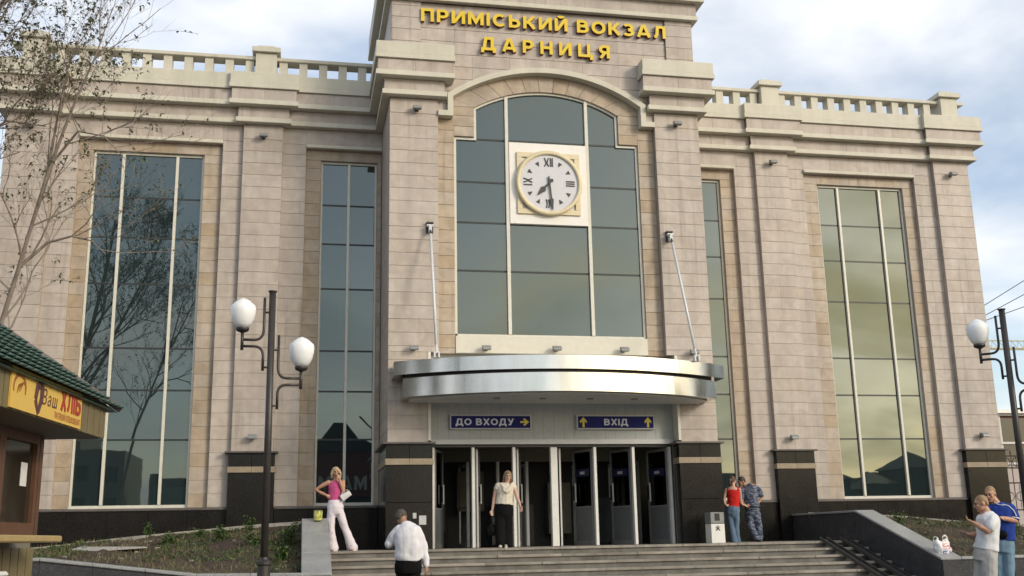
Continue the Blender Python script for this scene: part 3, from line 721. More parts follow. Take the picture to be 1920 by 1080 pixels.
# ------------------------------------------------------------------ floodlights
def floodlight(kind):
    mb = MB()
    pr = [(0.0, 0.0), (-0.07, -0.02), (-0.13, -0.07), (-0.14, -0.12), (-0.02, -0.12), (0.0, -0.1)]   # (y, z) profile
    n = len(pr); w = 0.105
    mb.add([(-w, y, z) for y, z in pr] + [(w, y, z) for y, z in pr], [tuple(range(n)), tuple(range(2 * n - 1, n - 1, -1))] + [(i, i + n, (i + 1) % n + n, (i + 1) % n) for i in range(n)])
    return mb
def make_flood():
    t = thing('floodlight', None, None, local=True)
    def shift(mb, dy, dz): mb.v = [(x, y + dy, z + dz) for x, y, z in mb.v]; return mb
    shift(floodlight(0), -0.10, 0.06).build('housing', M_flood, t, bev=0.008)
    shift(MB().box(-.085, .085, -.122, -.03, -.127, -.121), -0.10, 0.06).build('lens', M_lens, t)
    MB().box(-.02, .02, -.10, 0.0, -.03, .01).box(-.05, .05, -.012, 0, -.06, .05).build('bracket', M_iron, t)
    return t
FL0 = make_flood()
flpos = [(-3.30, 0.0, 10.42, 'small grey floodlight high on the portal pier left of the arch'), (3.34, 0.0, 10.40, 'small grey floodlight high on the portal pier right of the arch'),
         (-7.01, PA, 10.39, 'grey floodlight high on the pilaster left of the left narrow window'), (7.0, PA, 10.38, 'grey floodlight high on the pilaster between the right windows'),
         (12.62, PA, 10.30, 'grey floodlight high on the far right corner pilaster under the cornice'), (-12.62, PA, 10.35, 'grey floodlight high on the left corner pilaster behind tree branches'),
         (-7.01, PA, 2.68, 'grey floodlight low above the dark base of the left pilaster'), (6.98, PA, 2.66, 'grey floodlight low above the dark base between the right windows'),
         (12.62, PA, 2.72, 'grey floodlight low above the dark base of the right corner pilaster'),
         (-3.37, 0.0, 4.50, 'grey floodlight above the left end of the steel canopy on stone'), (-1.65, 0.15, 4.55, 'grey floodlight on the cream panel nearest the left canopy rod'),
         (0.05, 0.15, 4.56, 'grey floodlight on the cream panel at the middle of the canopy'), (1.72, 0.15, 4.56, 'grey floodlight on the cream panel nearest the right canopy rod'), (3.43, 0.0, 4.50, 'grey floodlight above the right end of the steel canopy on stone')]
for i, (x, y, z, lb) in enumerate(flpos):
    o = FL0 if i == 0 else copy_tree(FL0)
    o.location = (x, y, z + .02); tag(o, lb, 'floodlight', 'floodlights on the station front')

# ------------------------------------------------------------------ lettering (block capitals built stroke by stroke)
def glyph(ch, size=1.0):
    c = bpy.data.curves.new('glyph', 'FONT'); c.body = ch; c.size = size; c.resolution_u = 4
    o = bpy.data.objects.new('glyph', c); COL.objects.link(o)
    dg = bpy.context.evaluated_depsgraph_get(); me = bpy.data.meshes.new_from_object(o.evaluated_get(dg))
    bpy.data.objects.remove(o); bpy.data.curves.remove(c)
    return me
def arcp(cx, cy, rx, ry, a0, a1, n=10):
    return [(cx + rx * math.cos(math.radians(a0 + (a1 - a0) * i / n)), cy + ry * math.sin(math.radians(a0 + (a1 - a0) * i / n))) for i in range(n + 1)]
H_ = 0.1
def bowl(x0, x1, z0, z1):
    r = (z1 - z0) / 2
    return [(x0, z1)] + arcp(x1 - r, (z0 + z1) / 2, r, r, 90, -90, 10) + [(x0, z0)]
GL = {
 'П': (.76, [[(.1, 0), (.1, .9), (.66, .9), (.66, 0)]]),
 'Р': (.70, [[(.1, 0), (.1, 1)], bowl(.2, .60, .42, .9)]),
 'И': (.80, [[(.1, 0), (.1, 1)], [(.7, 0), (.7, 1)], [(.16, .08), (.64, .92)]]),
 'М': (.94, [[(.1, 0), (.1, 1)], [(.84, 0), (.84, 1)], [(.15, .93), (.47, .22), (.79, .93)]]),
 'І': (.20, [[(.1, 0), (.1, 1)]]),
 'С': (.80, [arcp(.43, .5, .33, .4, 45, 315, 22)]),
 'Ь': (.70, [[(.1, 0), (.1, 1)], bowl(.2, .60, .1, .58)]),
 'К': (.78, [[(.1, 0), (.1, 1)], [(.2, .42), (.66, 1)], [(.30, .58), (.68, 0)]]),
 'Й': (.80, [[(.1, 0), (.1, 1)], [(.7, 0), (.7, 1)], [(.16, .08), (.64, .92)], arcp(.4, 1.22, .15, .12, 190, 350, 8)]),
 'В': (.74, [[(.1, 0), (.1, 1)], bowl(.2, .58, .54, .9), bowl(.2, .64, .1, .53)]),
 'О': (.88, [arcp(.44, .5, .34, .4, 0, 180, 16), arcp(.44, .5, .34, .4, 180, 360, 16)]),
 'З': (.68, [arcp(.30, .71, .25, .19, 150, -90, 14), arcp(.30, .30, .28, .20, 90, -150, 14)]),
 'А': (.86, [[(.08, 0), (.40, 1)], [(.46, 1), (.78, 0)], [(.24, .26), (.62, .26)]]),
 'Л': (.80, [[(.06, .1), (.16, .13), (.24, .3), (.29, .9), (.70, .9), (.70, 0)]]),
 'Д': (.92, [[(.20, .2), (.30, .9), (.70, .9), (.70, .2)], [(.0, .1), (.92, .1)], [(.09, .0), (.09, -.18)], [(.83, .0), (.83, -.18)]]),
 'Н': (.78, [[(.1, 0), (.1, 1)], [(.68, 0), (.68, 1)], [(.2, .5), (.58, .5)]]),
 'Ц': (.92, [[(.1, 1), (.1, .1), (.68, .1), (.68, 1)], [(.78, .1), (.86, .1), (.86, -.2)]]),
 'Я': (.72, [[(.62, 0), (.62, 1)], [(.52 - x + .2 if False else .72 - x, z) for x, z in bowl(.2, .60, .44, .9)], [(.38, .40), (.12, 0)]]),
 'Х': (.80, [[(.1, 1), (.7, 0)], [(.1, 0), (.7, 1)]]),
 'У': (.78, [[(.1, 1), (.40, .36)], [(.68, 1), (.34, .12), (.24, .08), (.12, .1)]]),
 'Б': (.74, [[(.1, 0), (.1, 1)], [(.2, .9), (.62, .9)], bowl(.2, .64, .1, .56)]),
}
def block_letter(ch, sx, sz, x, zb, y, depth, mats, parent, name, R=None, tw=0.2):
    w, paths = GL[ch]; mb = MB()
    for k, p in enumerate(paths):
        t = MB(); pts = [(px_ , pz) for px_, pz in p]
        n = len(pts); q = []
        for i in range(n):
            A = Vector(pts[max(i - 1, 0)]); B = Vector(pts[i]); C_ = Vector(pts[min(i + 1, n - 1)])
            d1 = (B - A).normalized() if i else (C_ - B).normalized(); d2 = (C_ - B).normalized() if i < n - 1 else d1
            n1 = Vector((-d1.y, d1.x)); n2 = Vector((-d2.y, d2.x)); m = (n1 + n2).normalized(); f = (tw / 2) / max(.4, m.dot(n1))
            q.append((B - m * f, B + m * f))
        yy = y - depth - k * 0.0011
        for i in range(n - 1):
            c4 = [q[i][0], q[i + 1][0], q[i + 1][1], q[i][1]]
            V = [(x + c.x * sx, yy, zb + c.y * sz) for c in c4] + [(x + c.x * sx, y, zb + c.y * sz) for c in c4]
            b = len(mb.v); mb.v += V
            F = [((0, 1, 2, 3), 0), ((0, 4, 5, 1), 1), ((2, 6, 7, 3), 1)]
            if i == 0: F.append(((3, 7, 4, 0), 1))
            if i == n - 2: F.append(((1, 5, 6, 2), 1))
            for f_, mi in F: mb.f.append(tuple(b + j for j in f_)); mb.m.append(min(mi, len(mats) - 1))
    if R: mb.v = [tuple(R @ Vector(v)) for v in mb.v]
    return mb.build(name, mats, parent)
def line_of_text(txt, x0, x1, zbase, cap, y, depth, bold, mats, parent, name='letter', space=0.5, gap=0.17, R=None):
    tot = sum(space if c == ' ' else GL[c][0] + gap for c in txt) - gap
    sx = (x1 - x0) / tot; x = x0
    for c in txt:
        if c == ' ': x += space * sx; continue
        block_letter(c, sx, cap, x, zbase, y, depth, mats, parent, name, R); x += (GL[c][0] + gap) * sx
BS = thing('station_sign', 'yellow three-dimensional letters naming the station on the tower above the arch', 'sign', (0, 0, 12.4))
line_of_text('ПРИМІСЬКИЙ ВОКЗАЛ', -3.20, 3.20, 12.79, 0.35, 0.055, 0.10, 0.035, [M_yel, M_redside], BS, space=0.4)
line_of_text('ДАРНИЦЯ', -1.69, 1.66, 12.12, 0.36, 0.055, 0.10, 0.035, [M_yel, M_redside], BS, gap=0.42)

def bluesign(name, label, cx, w, texts, arrows):
    s = thing(name, label, 'sign', (cx, 0.3, 2.85))
    z0, z1 = 2.68, 3.02; x0, x1 = cx - w / 2, cx + w / 2
    MB().box(x0, x1, 0.26, 0.354, z0, z1).build('case', M_alu, s, bev=0.006)
    MB().box(x0 + .03, x1 - .03, 0.252, 0.2598, z0 + .03, z1 - .03).build('face', M_blue, s)
    for t, a, b in texts: line_of_text(t, a, b, z0 + .095, 0.155, 0.2515, 0.003, 0.022, [M_sigw], s, space=.4, gap=.13)
    for ax, d in arrows:
        zc = 2.85
        if d == 'r': P = [(-.11, -.022), (.0, -.022), (-.045, -.075), (.0, -.085), (.10, 0), (.0, .085), (-.045, .075), (.0, .022), (-.11, .022)]
        else: P = [(-.026, -.12), (.026, -.12), (.026, .02), (.075, -.025), (.085, .025), (0, .12), (-.085, .025), (-.075, -.025), (-.026, .02)]
        MB().prism([(ax + u, zc + v) for u, v in P], 0.247, 0.2515).build('arrow', M_sigy, s)
bluesign('entrance_sign', 'blue sign reading ДО ВХОДУ with a yellow arrow pointing sideways', -1.525, 1.93, [('ДО ВХОДУ', -2.36, -0.98)], [(-0.72, 'r')])
bluesign('entrance_sign', 'blue sign reading ВХІД between two yellow upward arrows', 1.505, 1.93, [('ВХІД', 1.21, 1.80)], [(0.70, 'u'), (2.30, 'u')])

# ------------------------------------------------------------------ clock
CK = thing('wall_clock', 'round station clock with roman numerals in a square beige and white panel', 'clock', (0, 0.2, 8.74))
MB().box(-0.985, 0.985, 0.20, 0.30, 7.69, 9.80).build('panel', M_clockw, CK, bev=0.008)
cz = 8.74
mb = MB(); q = 0.80
mb.box(-q, q, 0.15, 0.199, cz - q, cz - q + .13); mb.box(-q, q, 0.15, 0.199, cz + q - .13, cz + q); mb.box(-q, -q + .13, 0.15, 0.199, cz - q + .13, cz + q - .13); mb.box(q - .13, q, 0.15, 0.199, cz - q + .13, cz + q - .13)
mb.build('square_frame', M_clockb, CK, bev=0.006)
for sx in (-1, 1):
    for sz in (-1, 1):
        P = [(sx * .60, cz + sz * .60), (sx * .60, cz + sz * .47), (sx * .47, cz + sz * .60)]
        if sx * sz < 0: P = P[::-1]
        MB().prism(P if sx * sz > 0 else P, 0.17, 0.199).build('corner_vent', M_clockk, CK)
def ring(r0, r1, y0, y1, n=56):
    mb = MB(); vs = []
    for i in range(n):
        a = 2 * PI * i / n; c, s = math.cos(a), math.sin(a)
        vs += [(r0 * c, y0 + .01, cz + r0 * s), (r0 * c * .5 + r1 * c * .5, y0, cz + (r0 + r1) / 2 * s), (r1 * c, y0 + .015, cz + r1 * s), (r1 * c, y1, cz + r1 * s), (r0 * c, y1, cz + r0 * s)]
    fs = [(i * 5 + k, i * 5 + (k + 1) % 5, ((i + 1) % n) * 5 + (k + 1) % 5, ((i + 1) % n) * 5 + k) for i in range(n) for k in range(5)]
    return mb.add(vs, fs)
ring(0.735, 0.84, 0.07, 0.149).build('bezel', M_clockb, CK, True)
MB().prism([(0.737 * math.cos(2 * PI * i / 48), cz + 0.737 * math.sin(2 * PI * i / 48)) for i in range(48)], 0.115, 0.149).build('dial', M_clockf, CK)
def stroke(mb, x0, z0, x1, z1, w):
    d = Vector((x1 - x0, z1 - z0)).normalized(); n = Vector((-d.y, d.x)) * w / 2
    mb.prism([(x0 - n.x, z0 - n.y), (x0 + n.x, z0 + n.y), (x1 + n.x, z1 + n.y), (x1 - n.x, z1 - n.y)][::-1], 0.100, 0.1148)
def numeral(parts, ang):
    mb = MB()
    for x0, z0, x1, z1, w in parts: stroke(mb, x0, z0, x1, z1, w)
    c, s = math.cos(ang), math.sin(ang)
    mb.v = [(x * c + z * s, y, cz - x * s + z * c) for x, y, z in mb.v]
    mb.build('numeral', M_clockk, CK)
w = .028; a0, a1 = .43, .65
def Xs(x): return [(x - .05, a0, x - .005, (a0 + a1) / 2 - .02, w), (x - .005, (a0 + a1) / 2 - .02, x - .05, a1, w), (x + .055, a0, x + .01, (a0 + a1) / 2 - .02, w), (x + .01, (a0 + a1) / 2 - .02, x + .055, a1, w)]
def Is(x): return [(x, a0, x, a1, w)]
def Vs(x): return [(x - .04, a1, x, a0, w), (x + .04, a1, x + .003, a0, w)]
numeral(Xs(-.055) + Is(.05) + Is(.095), 0); numeral(Is(-.055) + Is(0) + Is(.055), PI / 2)
numeral([(-.07, a0, -.07, a1, w), (0.03, a0, .005, a0 + .1, w), (.005, a0 + .1, .03, a1, w), (.085, a0, .06, a0 + .1, w), (.06, a0 + .1, .085, a1, w)], PI)
numeral(Is(-.065) + Xs(.045), 3 * PI / 2)
for h in (1, 2, 4, 5, 7, 8, 10, 11):
    a = h * PI / 6; c, s = math.cos(a), math.sin(a)
    P = [(-.05, .60), (.05, .60), (0, .49)]
    MB().prism([(x * c + z * s, cz - x * s + z * c) for x, z in P][::-1], 0.100, 0.1148).build('hour_mark', M_clockk, CK)
def hand(P, ang, y, name):
    c, s = math.cos(ang), math.sin(ang)
    MB().prism([(x * c + z * s, cz - x * s + z * c) for x, z in P][::-1], y, y + .012).build(name, M_clockk, CK)
hand([(-.05, -.10), (0, -.14), (.05, -.10), (.022, -.02), (.028, .16), (.075, .22), (0, .46), (-.075, .22), (-.028, .16), (-.022, -.02)], math.radians(223), 0.086, 'hour_hand')
hand([(-.022, -.16), (.022, -.16), (.018, .40), (.05, .44), (.012, .70), (-.012, .70), (-.05, .44), (-.018, .40)], math.radians(174.5), 0.070, 'minute_hand')

# ------------------------------------------------------------------ steps, landing, cheek walls, beds
YL, TRD, RIS = -1.1, 0.45, 0.145
LX0, LX1 = -5.29, 6.79
STR = thing('entrance_stairs', 'broad worn stone stairs rising to the station doors', 'stairs', (0.75, -2, GZ))
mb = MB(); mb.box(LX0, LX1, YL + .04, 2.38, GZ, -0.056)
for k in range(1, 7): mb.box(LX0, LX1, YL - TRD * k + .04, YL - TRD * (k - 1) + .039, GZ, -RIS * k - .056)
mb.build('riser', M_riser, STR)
for k in range(0, 7):
    yb = 0.0 if k == 0 else YL - TRD * (k - 1) + .04
    x = LX0
    while x < LX1 - .01:
        wv_ = rnd.uniform(1.1, 2.1); x2 = x + wv_
        if x2 > LX1 - .5: x2 = LX1
        dz = rnd.uniform(-.003, .003)
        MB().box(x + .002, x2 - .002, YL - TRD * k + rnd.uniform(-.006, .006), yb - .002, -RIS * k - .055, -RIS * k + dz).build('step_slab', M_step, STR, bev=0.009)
        x = x2
x = LX0
for i in range(11):
    x2 = LX0 + (LX1 - LX0) * (i + 1) / 11
    MB().box(x + .002, x2 - .002, 0.001, 2.378, -.055, rnd.uniform(-.002, .002)).build('landing_slab', M_step, STR, bev=0.006)
    x = x2
def cheek(x0, x1, label):
    c = thing('stair_wall', label, 'wall', ((x0 + x1) / 2, -2.5, GZ))
    P = [(2.37, GZ), (2.37, 0.63), (-1.05, 0.63), (-4.33, -0.40), (-4.33, GZ)]
    ys = [2.37, 0.7, -1.05, -2.1, -3.2, -4.33]
    def zt(y): return 0.63 if y >= -1.05 else 0.63 + (y + 1.05) * (1.03 / 3.28)
    for a, b in zip(ys, ys[1:]):
        a2, b2 = a - .002, b + .002
        MB().add([(x0, a2, GZ), (x0, b2, GZ), (x0, b2, zt(b)), (x0, a2, zt(a)), (x1, a2, GZ), (x1, b2, GZ), (x1, b2, zt(b)), (x1, a2, zt(a))],
                 [(0, 1, 2, 3), (7, 6, 5, 4), (1, 5, 6, 2), (0, 3, 7, 4), (3, 2, 6, 7), (0, 4, 5, 1)]).build('granite_slab', M_gwall, c, bev=0.004)
    for a, b in zip(ys, ys[1:]):
        a2, b2 = a - .002, b + .002; t = .05; e = .03
        MB().add([(x0 - e, a2, zt(a) + .001), (x0 - e, b2, zt(b) + .001), (x0 - e, b2, zt(b) + t), (x0 - e, a2, zt(a) + t), (x1 + e, a2, zt(a) + .001), (x1 + e, b2, zt(b) + .001), (x1 + e, b2, zt(b) + t), (x1 + e, a2, zt(a) + t)],
                 [(0, 1, 2, 3), (7, 6, 5, 4), (1, 5, 6, 2), (0, 3, 7, 4), (3, 2, 6, 7), (0, 4, 5, 1)]).build('coping', M_ggrey, c, bev=0.01)
cheek(-5.78, -5.30, 'low granite wall sloping down the left side of the stairs')
cheek(6.80, 7.22, 'low dark granite wall with pale sloping top right of the ramp rails')
def retain(pts, label):
    c = thing('retaining_wall', label, 'wall', (pts[0][0], -4.3, GZ))
    for (xa, za), (xb, zb) in zip(pts, pts[1:]):
        n = max(1, round(abs(xb - xa) / 0.95))
        for i in range(n):
            x0 = xa + (xb - xa) * i / n; x1 = xa + (xb - xa) * (i + 1) / n; z0 = za + (zb - za) * i / n; z1 = za + (zb - za) * (i + 1) / n
            MB().prism([(x0 + .002, GZ), (x1 - .002, GZ), (x1 - .002, z1 - .06), (x0 + .002, z0 - .06)], -4.30, -4.0).build('granite_slab', M_gwall, c, bev=0.004)
            MB().prism([(x0 + .002, z0 - .058), (x1 - .002, z1 - .058), (x1 - .002, z1), (x0 + .002, z0)], -4.34, -3.96).build('coping', M_ggrey, c, bev=0.012)
retain([(-14.0, 0.05), (-10.2, 0.02), (-7.6, -0.31), (-5.785, -0.34)], 'low granite retaining wall in front of the soil bed beside the kiosk')
retain([(7.225, -0.34), (9.6, -0.34), (14.5, -0.34)], 'low granite retaining wall behind the two young men')
# wheel ramp rails
RA = thing('wheel_ramp', 'pair of dark steel channel rails laid over the steps as a pushchair ramp', 'ramp', (6.2, -2.5, GZ))
for xc in (5.97, 6.46):
    zf = lambda y: 0.012 + (y - YL) * (RIS / TRD) * 1.0
    y0, y1 = YL + .12, -4.25; mb = MB()
    for a, b, c0, c1 in ((-.09, .09, 0.0, .018), (-.09, -.075, .018, .075), (.075, .09, .018, .075)):
        z0, z1 = 0.02, zf(y1)
        mb.add([(xc + a, y0, z0 + c0), (xc + b, y0, z0 + c0), (xc + b, y0, z0 + c1), (xc + a, y0, z0 + c1), (xc + a, y1, z1 + c0), (xc + b, y1, z1 + c0), (xc + b, y1, z1 + c1), (xc + a, y1, z1 + c1)],
               [(0, 1, 2, 3), (7, 6, 5, 4), (0, 4, 5, 1), (1, 5, 6, 2), (2, 6, 7, 3), (3, 7, 4, 0)])
    mb.build('rail', M_rail, RA)
# soil beds
def bed(name, x0, x1, zf, zb, nx, ny, seed):
    vs = []; fs = []
    for j in range(ny + 1):
        for i in range(nx + 1):
            x = x0 + (x1 - x0) * i / nx; v = j / ny; y = -3.98 + (2.40 + 3.98) * v
            a, b = zf(x), zb(x)
            h = a + (b - a) * (1 - (1 - v) ** 1.35) - 0.05
            k = min(1, 6 * v, 5 * (1 - v) + .2)
            h += k * (0.10 * noise.fractal(Vector((x * .9 + seed, y * .9, 0)), 0.9, 2.1, 5) + 0.035 * noise.noise(Vector((x * 6, y * 6, seed))))
            vs.append((x, y, h))
    for j in range(ny):
        for i in range(nx):
            a = j * (nx + 1) + i; fs.append((a, a + 1, a + nx + 2, a + nx + 1))
    return setting(MB().add(vs, fs).build(name, M_soil, smooth=True)), vs
def interp(pts):
    def f(x):
        if x <= pts[0][0]: return pts[0][1]
        for (a, u), (b, v) in zip(pts, pts[1:]):
            if x <= b: return u + (v - u) * (x - a) / (b - a)
        return pts[-1][1]
    return f
zbL = interp([(-14, .05), (-11.6, .2), (-9.6, .40), (-6.9, .62), (-5.75, .68)]); zbR = interp([(7.2, .70), (9.7, .59), (12, .38), (15, .2)])
bl, vL = bed('soil_bed', -14.0, -5.785, interp([(-14, 0), (-10.2, -.02), (-7.6, -.35), (-5.78, -.38)]), zbL, 190, 110, 3.1)
br_, vR = bed('soil_bed', 7.225, 14.5, lambda x: -.38, zbR, 150, 90, 8.4)
for nm, f, a, b in (('edging_strip', zbL, -13.5, -5.79), ('edging_strip', zbR, 7.23, 13.2)):
    mb = MB(); n = 12
    for i in range(n):
        xa, xb = a + (b - a) * i / n, a + (b - a) * (i + 1) / n
        mb.prism([(xa + .003, f(xa) - .12), (xb - .003, f(xb) - .12), (xb - .003, f(xb) + .015), (xa + .003, f(xa) + .015)], 2.21, 2.29)
    setting(mb.build(nm, M_kerb))

# ------------------------------------------------------------------ litter, weeds and stones on the soil
def soil_z(vs, x, y):
    best = min(vs, key=lambda p: (p[0] - x) ** 2 + (p[1] - y) ** 2); return best[2]
def leaf(mb, p, d, l, w, droop=0.25):
    """one folded leaf: six faces' worth of blade along direction d"""
    d = d.normalized(); up = Vector((0, 0, 1)); sd_ = d.cross(up); sd_ = sd_.normalized() if sd_.length > .01 else Vector((1, 0, 0)); nn = sd_.cross(d)
    a = p; b = p + d * l * .5 + nn * l * .06; c = p + d * l - up * l * droop
    e, f = b + sd_ * w / 2 + nn * w * .2, b - sd_ * w / 2 + nn * w * .2
    mb.add([a, e, c, f, b], [(0, 1, 4), (1, 2, 4), (2, 3, 4), (3, 0, 4)])
def weed(x, y, z, h, n, label, group='weeds growing on the soil', cat='weed', name='weed'):
    w = thing(name, label, cat, (x, y, z), group)
    st = MB(); fo = MB()
    for k in range(n):
        a = rnd.uniform(0, 2 * PI); lean = rnd.uniform(.05, .5); hh = h * rnd.uniform(.5, 1)
        base_ = Vector((x + rnd.uniform(-.05, .05) * n / 4, y + rnd.uniform(-.05, .05) * n / 4, z - .03))
        pts = [base_ + Vector((math.cos(a) * lean * hh * t * t, math.sin(a) * lean * hh * t * t, hh * t)) for t in (0, .35, .7, 1)]
        st.tube(pts, [.007, .006, .004, .002], 5)
        for q in range(int(7 + hh * 16)):
            t = rnd.uniform(.2, 1); i = min(2, int(t * 3)); f = t * 3 - i; p = pts[i].lerp(pts[i + 1], f); g = rnd.uniform(0, 2 * PI)
            leaf(fo, p, Vector((math.cos(g), math.sin(g), rnd.uniform(-.1, .6))), rnd.uniform(.08, .17), rnd.uniform(.045, .085))
    st.build('stem', M_leaf2, w); fo.build('foliage', M_leaf2, w)
weeds = [(-6.05, -1.0, .42, 7, 'tallest bushy green weed on the soil next to the left stair wall'), (-6.75, -1.0, .30, 5, 'small leafy weed at the soil top left of the tall weed'),
         (-9.2, 1.6, .30, 3, 'lone upright weed against the dark plinth under the big left window'), (-6.15, -2.7, .26, 7, 'low spreading weed halfway down the soil by the left stair wall'),
         (-8.5, -.4, .22, 6, 'low green weed near the middle of the left soil bed'), (-7.5, -.1, .28, 7, 'dense low weed clump below the left pilaster base'), (-7.0, 1.3, .30, 5, 'weed at the foot of the left pilaster base'),
         (-8.0, 0.6, .2, 6, 'flat weed patch on the upper left soil bed'), (-10.6, 1.2, .14, 4, 'tiny weed close to the edging strip left of the pale sheet'),
         (8.35, -.3, .3, 4, 'small weed at the top of the right soil beside the sloping wall'), (9.6, -1.8, .24, 6, 'low weed in the middle of the right soil bed'), (11.0, -.8, .26, 5, 'weed high on the right soil behind the young men'), (8.8, -2.8, .18, 5, 'weed low on the right soil above the plastic bag'), (12.6, -1.4, .35, 7, 'leafy weed at the right end of the right soil bed')]
for x, y, h, n, lb in weeds: weed(x, y, soil_z(vL if x < 0 else vR, x, y), h * 1.3, n + 2, lb)
pb = MB(); gr = MB()
for vs, x0, x1, cnt in ((vL, -13.5, -5.9, 430), (vR, 7.4, 14, 260)):
    for k in range(cnt):
        p = vs[rnd.randrange(len(vs))]
        if p[1] > 2.1 or p[1] < -3.8: continue
        r = rnd.choice((.012, .015, .02, .02, .03, .045))
        if k % 2: continue
        pb.ball((p[0], p[1], p[2] + r * .1), r * rnd.uniform(.8, 1.5), r, r * .6, 5, 4)
    for k in range(cnt * 9):
        p = vs[rnd.randrange(len(vs))]
        if noise.noise(Vector((p[0] * .7, p[1] * .7, 5))) < -.02 or p[1] > 2.15: continue
        for q in range(3):
            g = rnd.uniform(0, 2 * PI); leaf(gr, Vector(p) + Vector((rnd.uniform(-.05, .05), rnd.uniform(-.05, .05), 0)), Vector((math.cos(g), math.sin(g), rnd.uniform(.3, 1.5))), rnd.uniform(.05, .12), rnd.uniform(.015, .04))
o = pb.build('pebbles', plain('pale_rubble', (0.22, 0.195, 0.165), 0.9, var=.4, scale=4)); o['kind'] = 'stuff'
o = gr.build('ground_cover', M_leaf2); o['kind'] = 'stuff'
dg_ = MB()
for vs, cnt in ((vL, 5200), (vR, 3200)):
    for k in range(cnt):
        p = vs[rnd.randrange(len(vs))]
        if noise.noise(Vector((p[0] * .6 + 9, p[1] * .9, 2))) < -.08 or p[1] > 2.15: continue
        g = rnd.uniform(0, 2 * PI); h = rnd.uniform(.05, .15); q = Vector(p) + Vector((rnd.uniform(-.05, .05), rnd.uniform(-.05, .05), -.01)); e = Vector((math.cos(g), math.sin(g), 0))
        dg_.add([q - e * .006, q + e * .006, q + Vector((-e.y, e.x, 0)) * h * rnd.uniform(.2, .9) + Vector((0, 0, h))], [(0, 1, 2)])
o = dg_.build('dry_grass', plain('dry_grass_blade', (.21, .18, .085), .8, var=.4, scale=5)); o['kind'] = 'stuff'
x, y = -9.55, -1.2; z = soil_z(vL, x, y)
mb = MB(); P = [(-.75, -.28), (-.1, -.36), (.72, -.12), (.62, .2), (-.15, .3), (-.6, .12)]
mb.add([(x + a, y + b, z + .04 + .10 * (b + .3) + .02 * math.sin(a * 9)) for a, b in P] + [(x + a, y + b, z + .028 + .10 * (b + .3) + .02 * math.sin(a * 9)) for a, b in P], [tuple(range(6)), tuple(range(11, 5, -1))] + [(i, i + 6, (i + 1) % 6 + 6, (i + 1) % 6) for i in range(6)])
tag(mb.build('cardboard_sheet', plain('pale_card', (0.40, 0.38, 0.35), .8, var=.15)), 'pale flattened sheet lying on the left soil bed', 'sheet')

# ------------------------------------------------------------------ street lamps
def bend(p0, p1, corner, n=6):
    """round the corner between p0 and p1"""
    p0, p1, c = Vector(p0), Vector(p1), Vector(corner)
    return [(1 - t) ** 2 * p0 + 2 * t * (1 - t) * c + t * t * p1 for t in [i / n for i in range(n + 1)]]
def make_lamp():
    L0 = thing('street_lamp', None, None, local=True); H = 4.98
    MB().lathe([(.055, .93), (.052, H - .02)], n=16).build('pole', M_iron, L0, True)
    MB().lathe([(.06, H - .02), (.068, H - .015), (.068, H), (.0, H + .005)], n=16).build('finial', M_iron, L0)
    MB().lathe([(.17, 0), (.17, .05), (.10, .1), (.092, .88), (.115, .90), (.115, .94), (.062, .97), (.056, 1.0)], n=20).build('base', M_iron, L0)
    for s, dz, ox in ((-1, 0.0, .43), (1, -.58, .46)):
        am = MB(); z = H + dz; vx = .115
        am.tube([(s * vx, 0, z - .11), (s * vx, 0, z - .60)] + bend((s * vx, 0, z - .60), (s * (vx + .14), 0, z - .77), (s * vx, 0, z - .77))[1:] + [(s * ox, 0, z - .77)], .021, 10)
        am.tube([(s * vx, 0, z - 1.24), (s * vx, 0, z - 1.02)] + bend((s * vx, 0, z - 1.02), (s * (vx + .14), 0, z - .87), (s * vx, 0, z - .87))[1:] + [(s * ox, 0, z - .87)], .021, 10)
        am.tube([(0, 0, z - .34), (s * vx, 0, z - .34)], .016, 8).tube([(0, 0, z - 1.19), (s * vx, 0, z - 1.19)], .016, 8)
        am.tube([(s * ox, 0, z - .93), (s * ox, 0, z - .62)], .024, 10)
        a = am.build('arm', M_iron, L0, True)
        MB().lathe([(.03, 0), (.085, .025), (.10, .05), (.10, .075)], (s * ox, 0, z - .665), 20).build('globe_holder', M_iron, a)
        MB().lathe([(r, z_ * .9) for r, z_ in [(.085, 0), (.13, .06), (.168, .15), (.188, .25), (.192, .32), (.184, .375), (.160, .405), (.152, .412), (.118, .45), (.07, .487), (.03, .505), (.012, .515), (0.002, .52)]], (s * ox, 0, z - .59), 28).build('globe', M_globe, a, True)
    return L0
LM = make_lamp(); LM.location = (-6.36, -7.9, GZ); LM.rotation_euler = (0, 0, .05); tag(LM, 'dark twin globe lamp post rising in front of the left pilaster', 'street lamp', 'twin globe lamps on the plaza')
l2 = copy_tree(LM); l2.location = (6.21, -7.9, GZ); l2.rotation_euler = (0, 0, -.75); tag(l2, 'dark twin globe lamp post at the far right before the sky', 'street lamp')

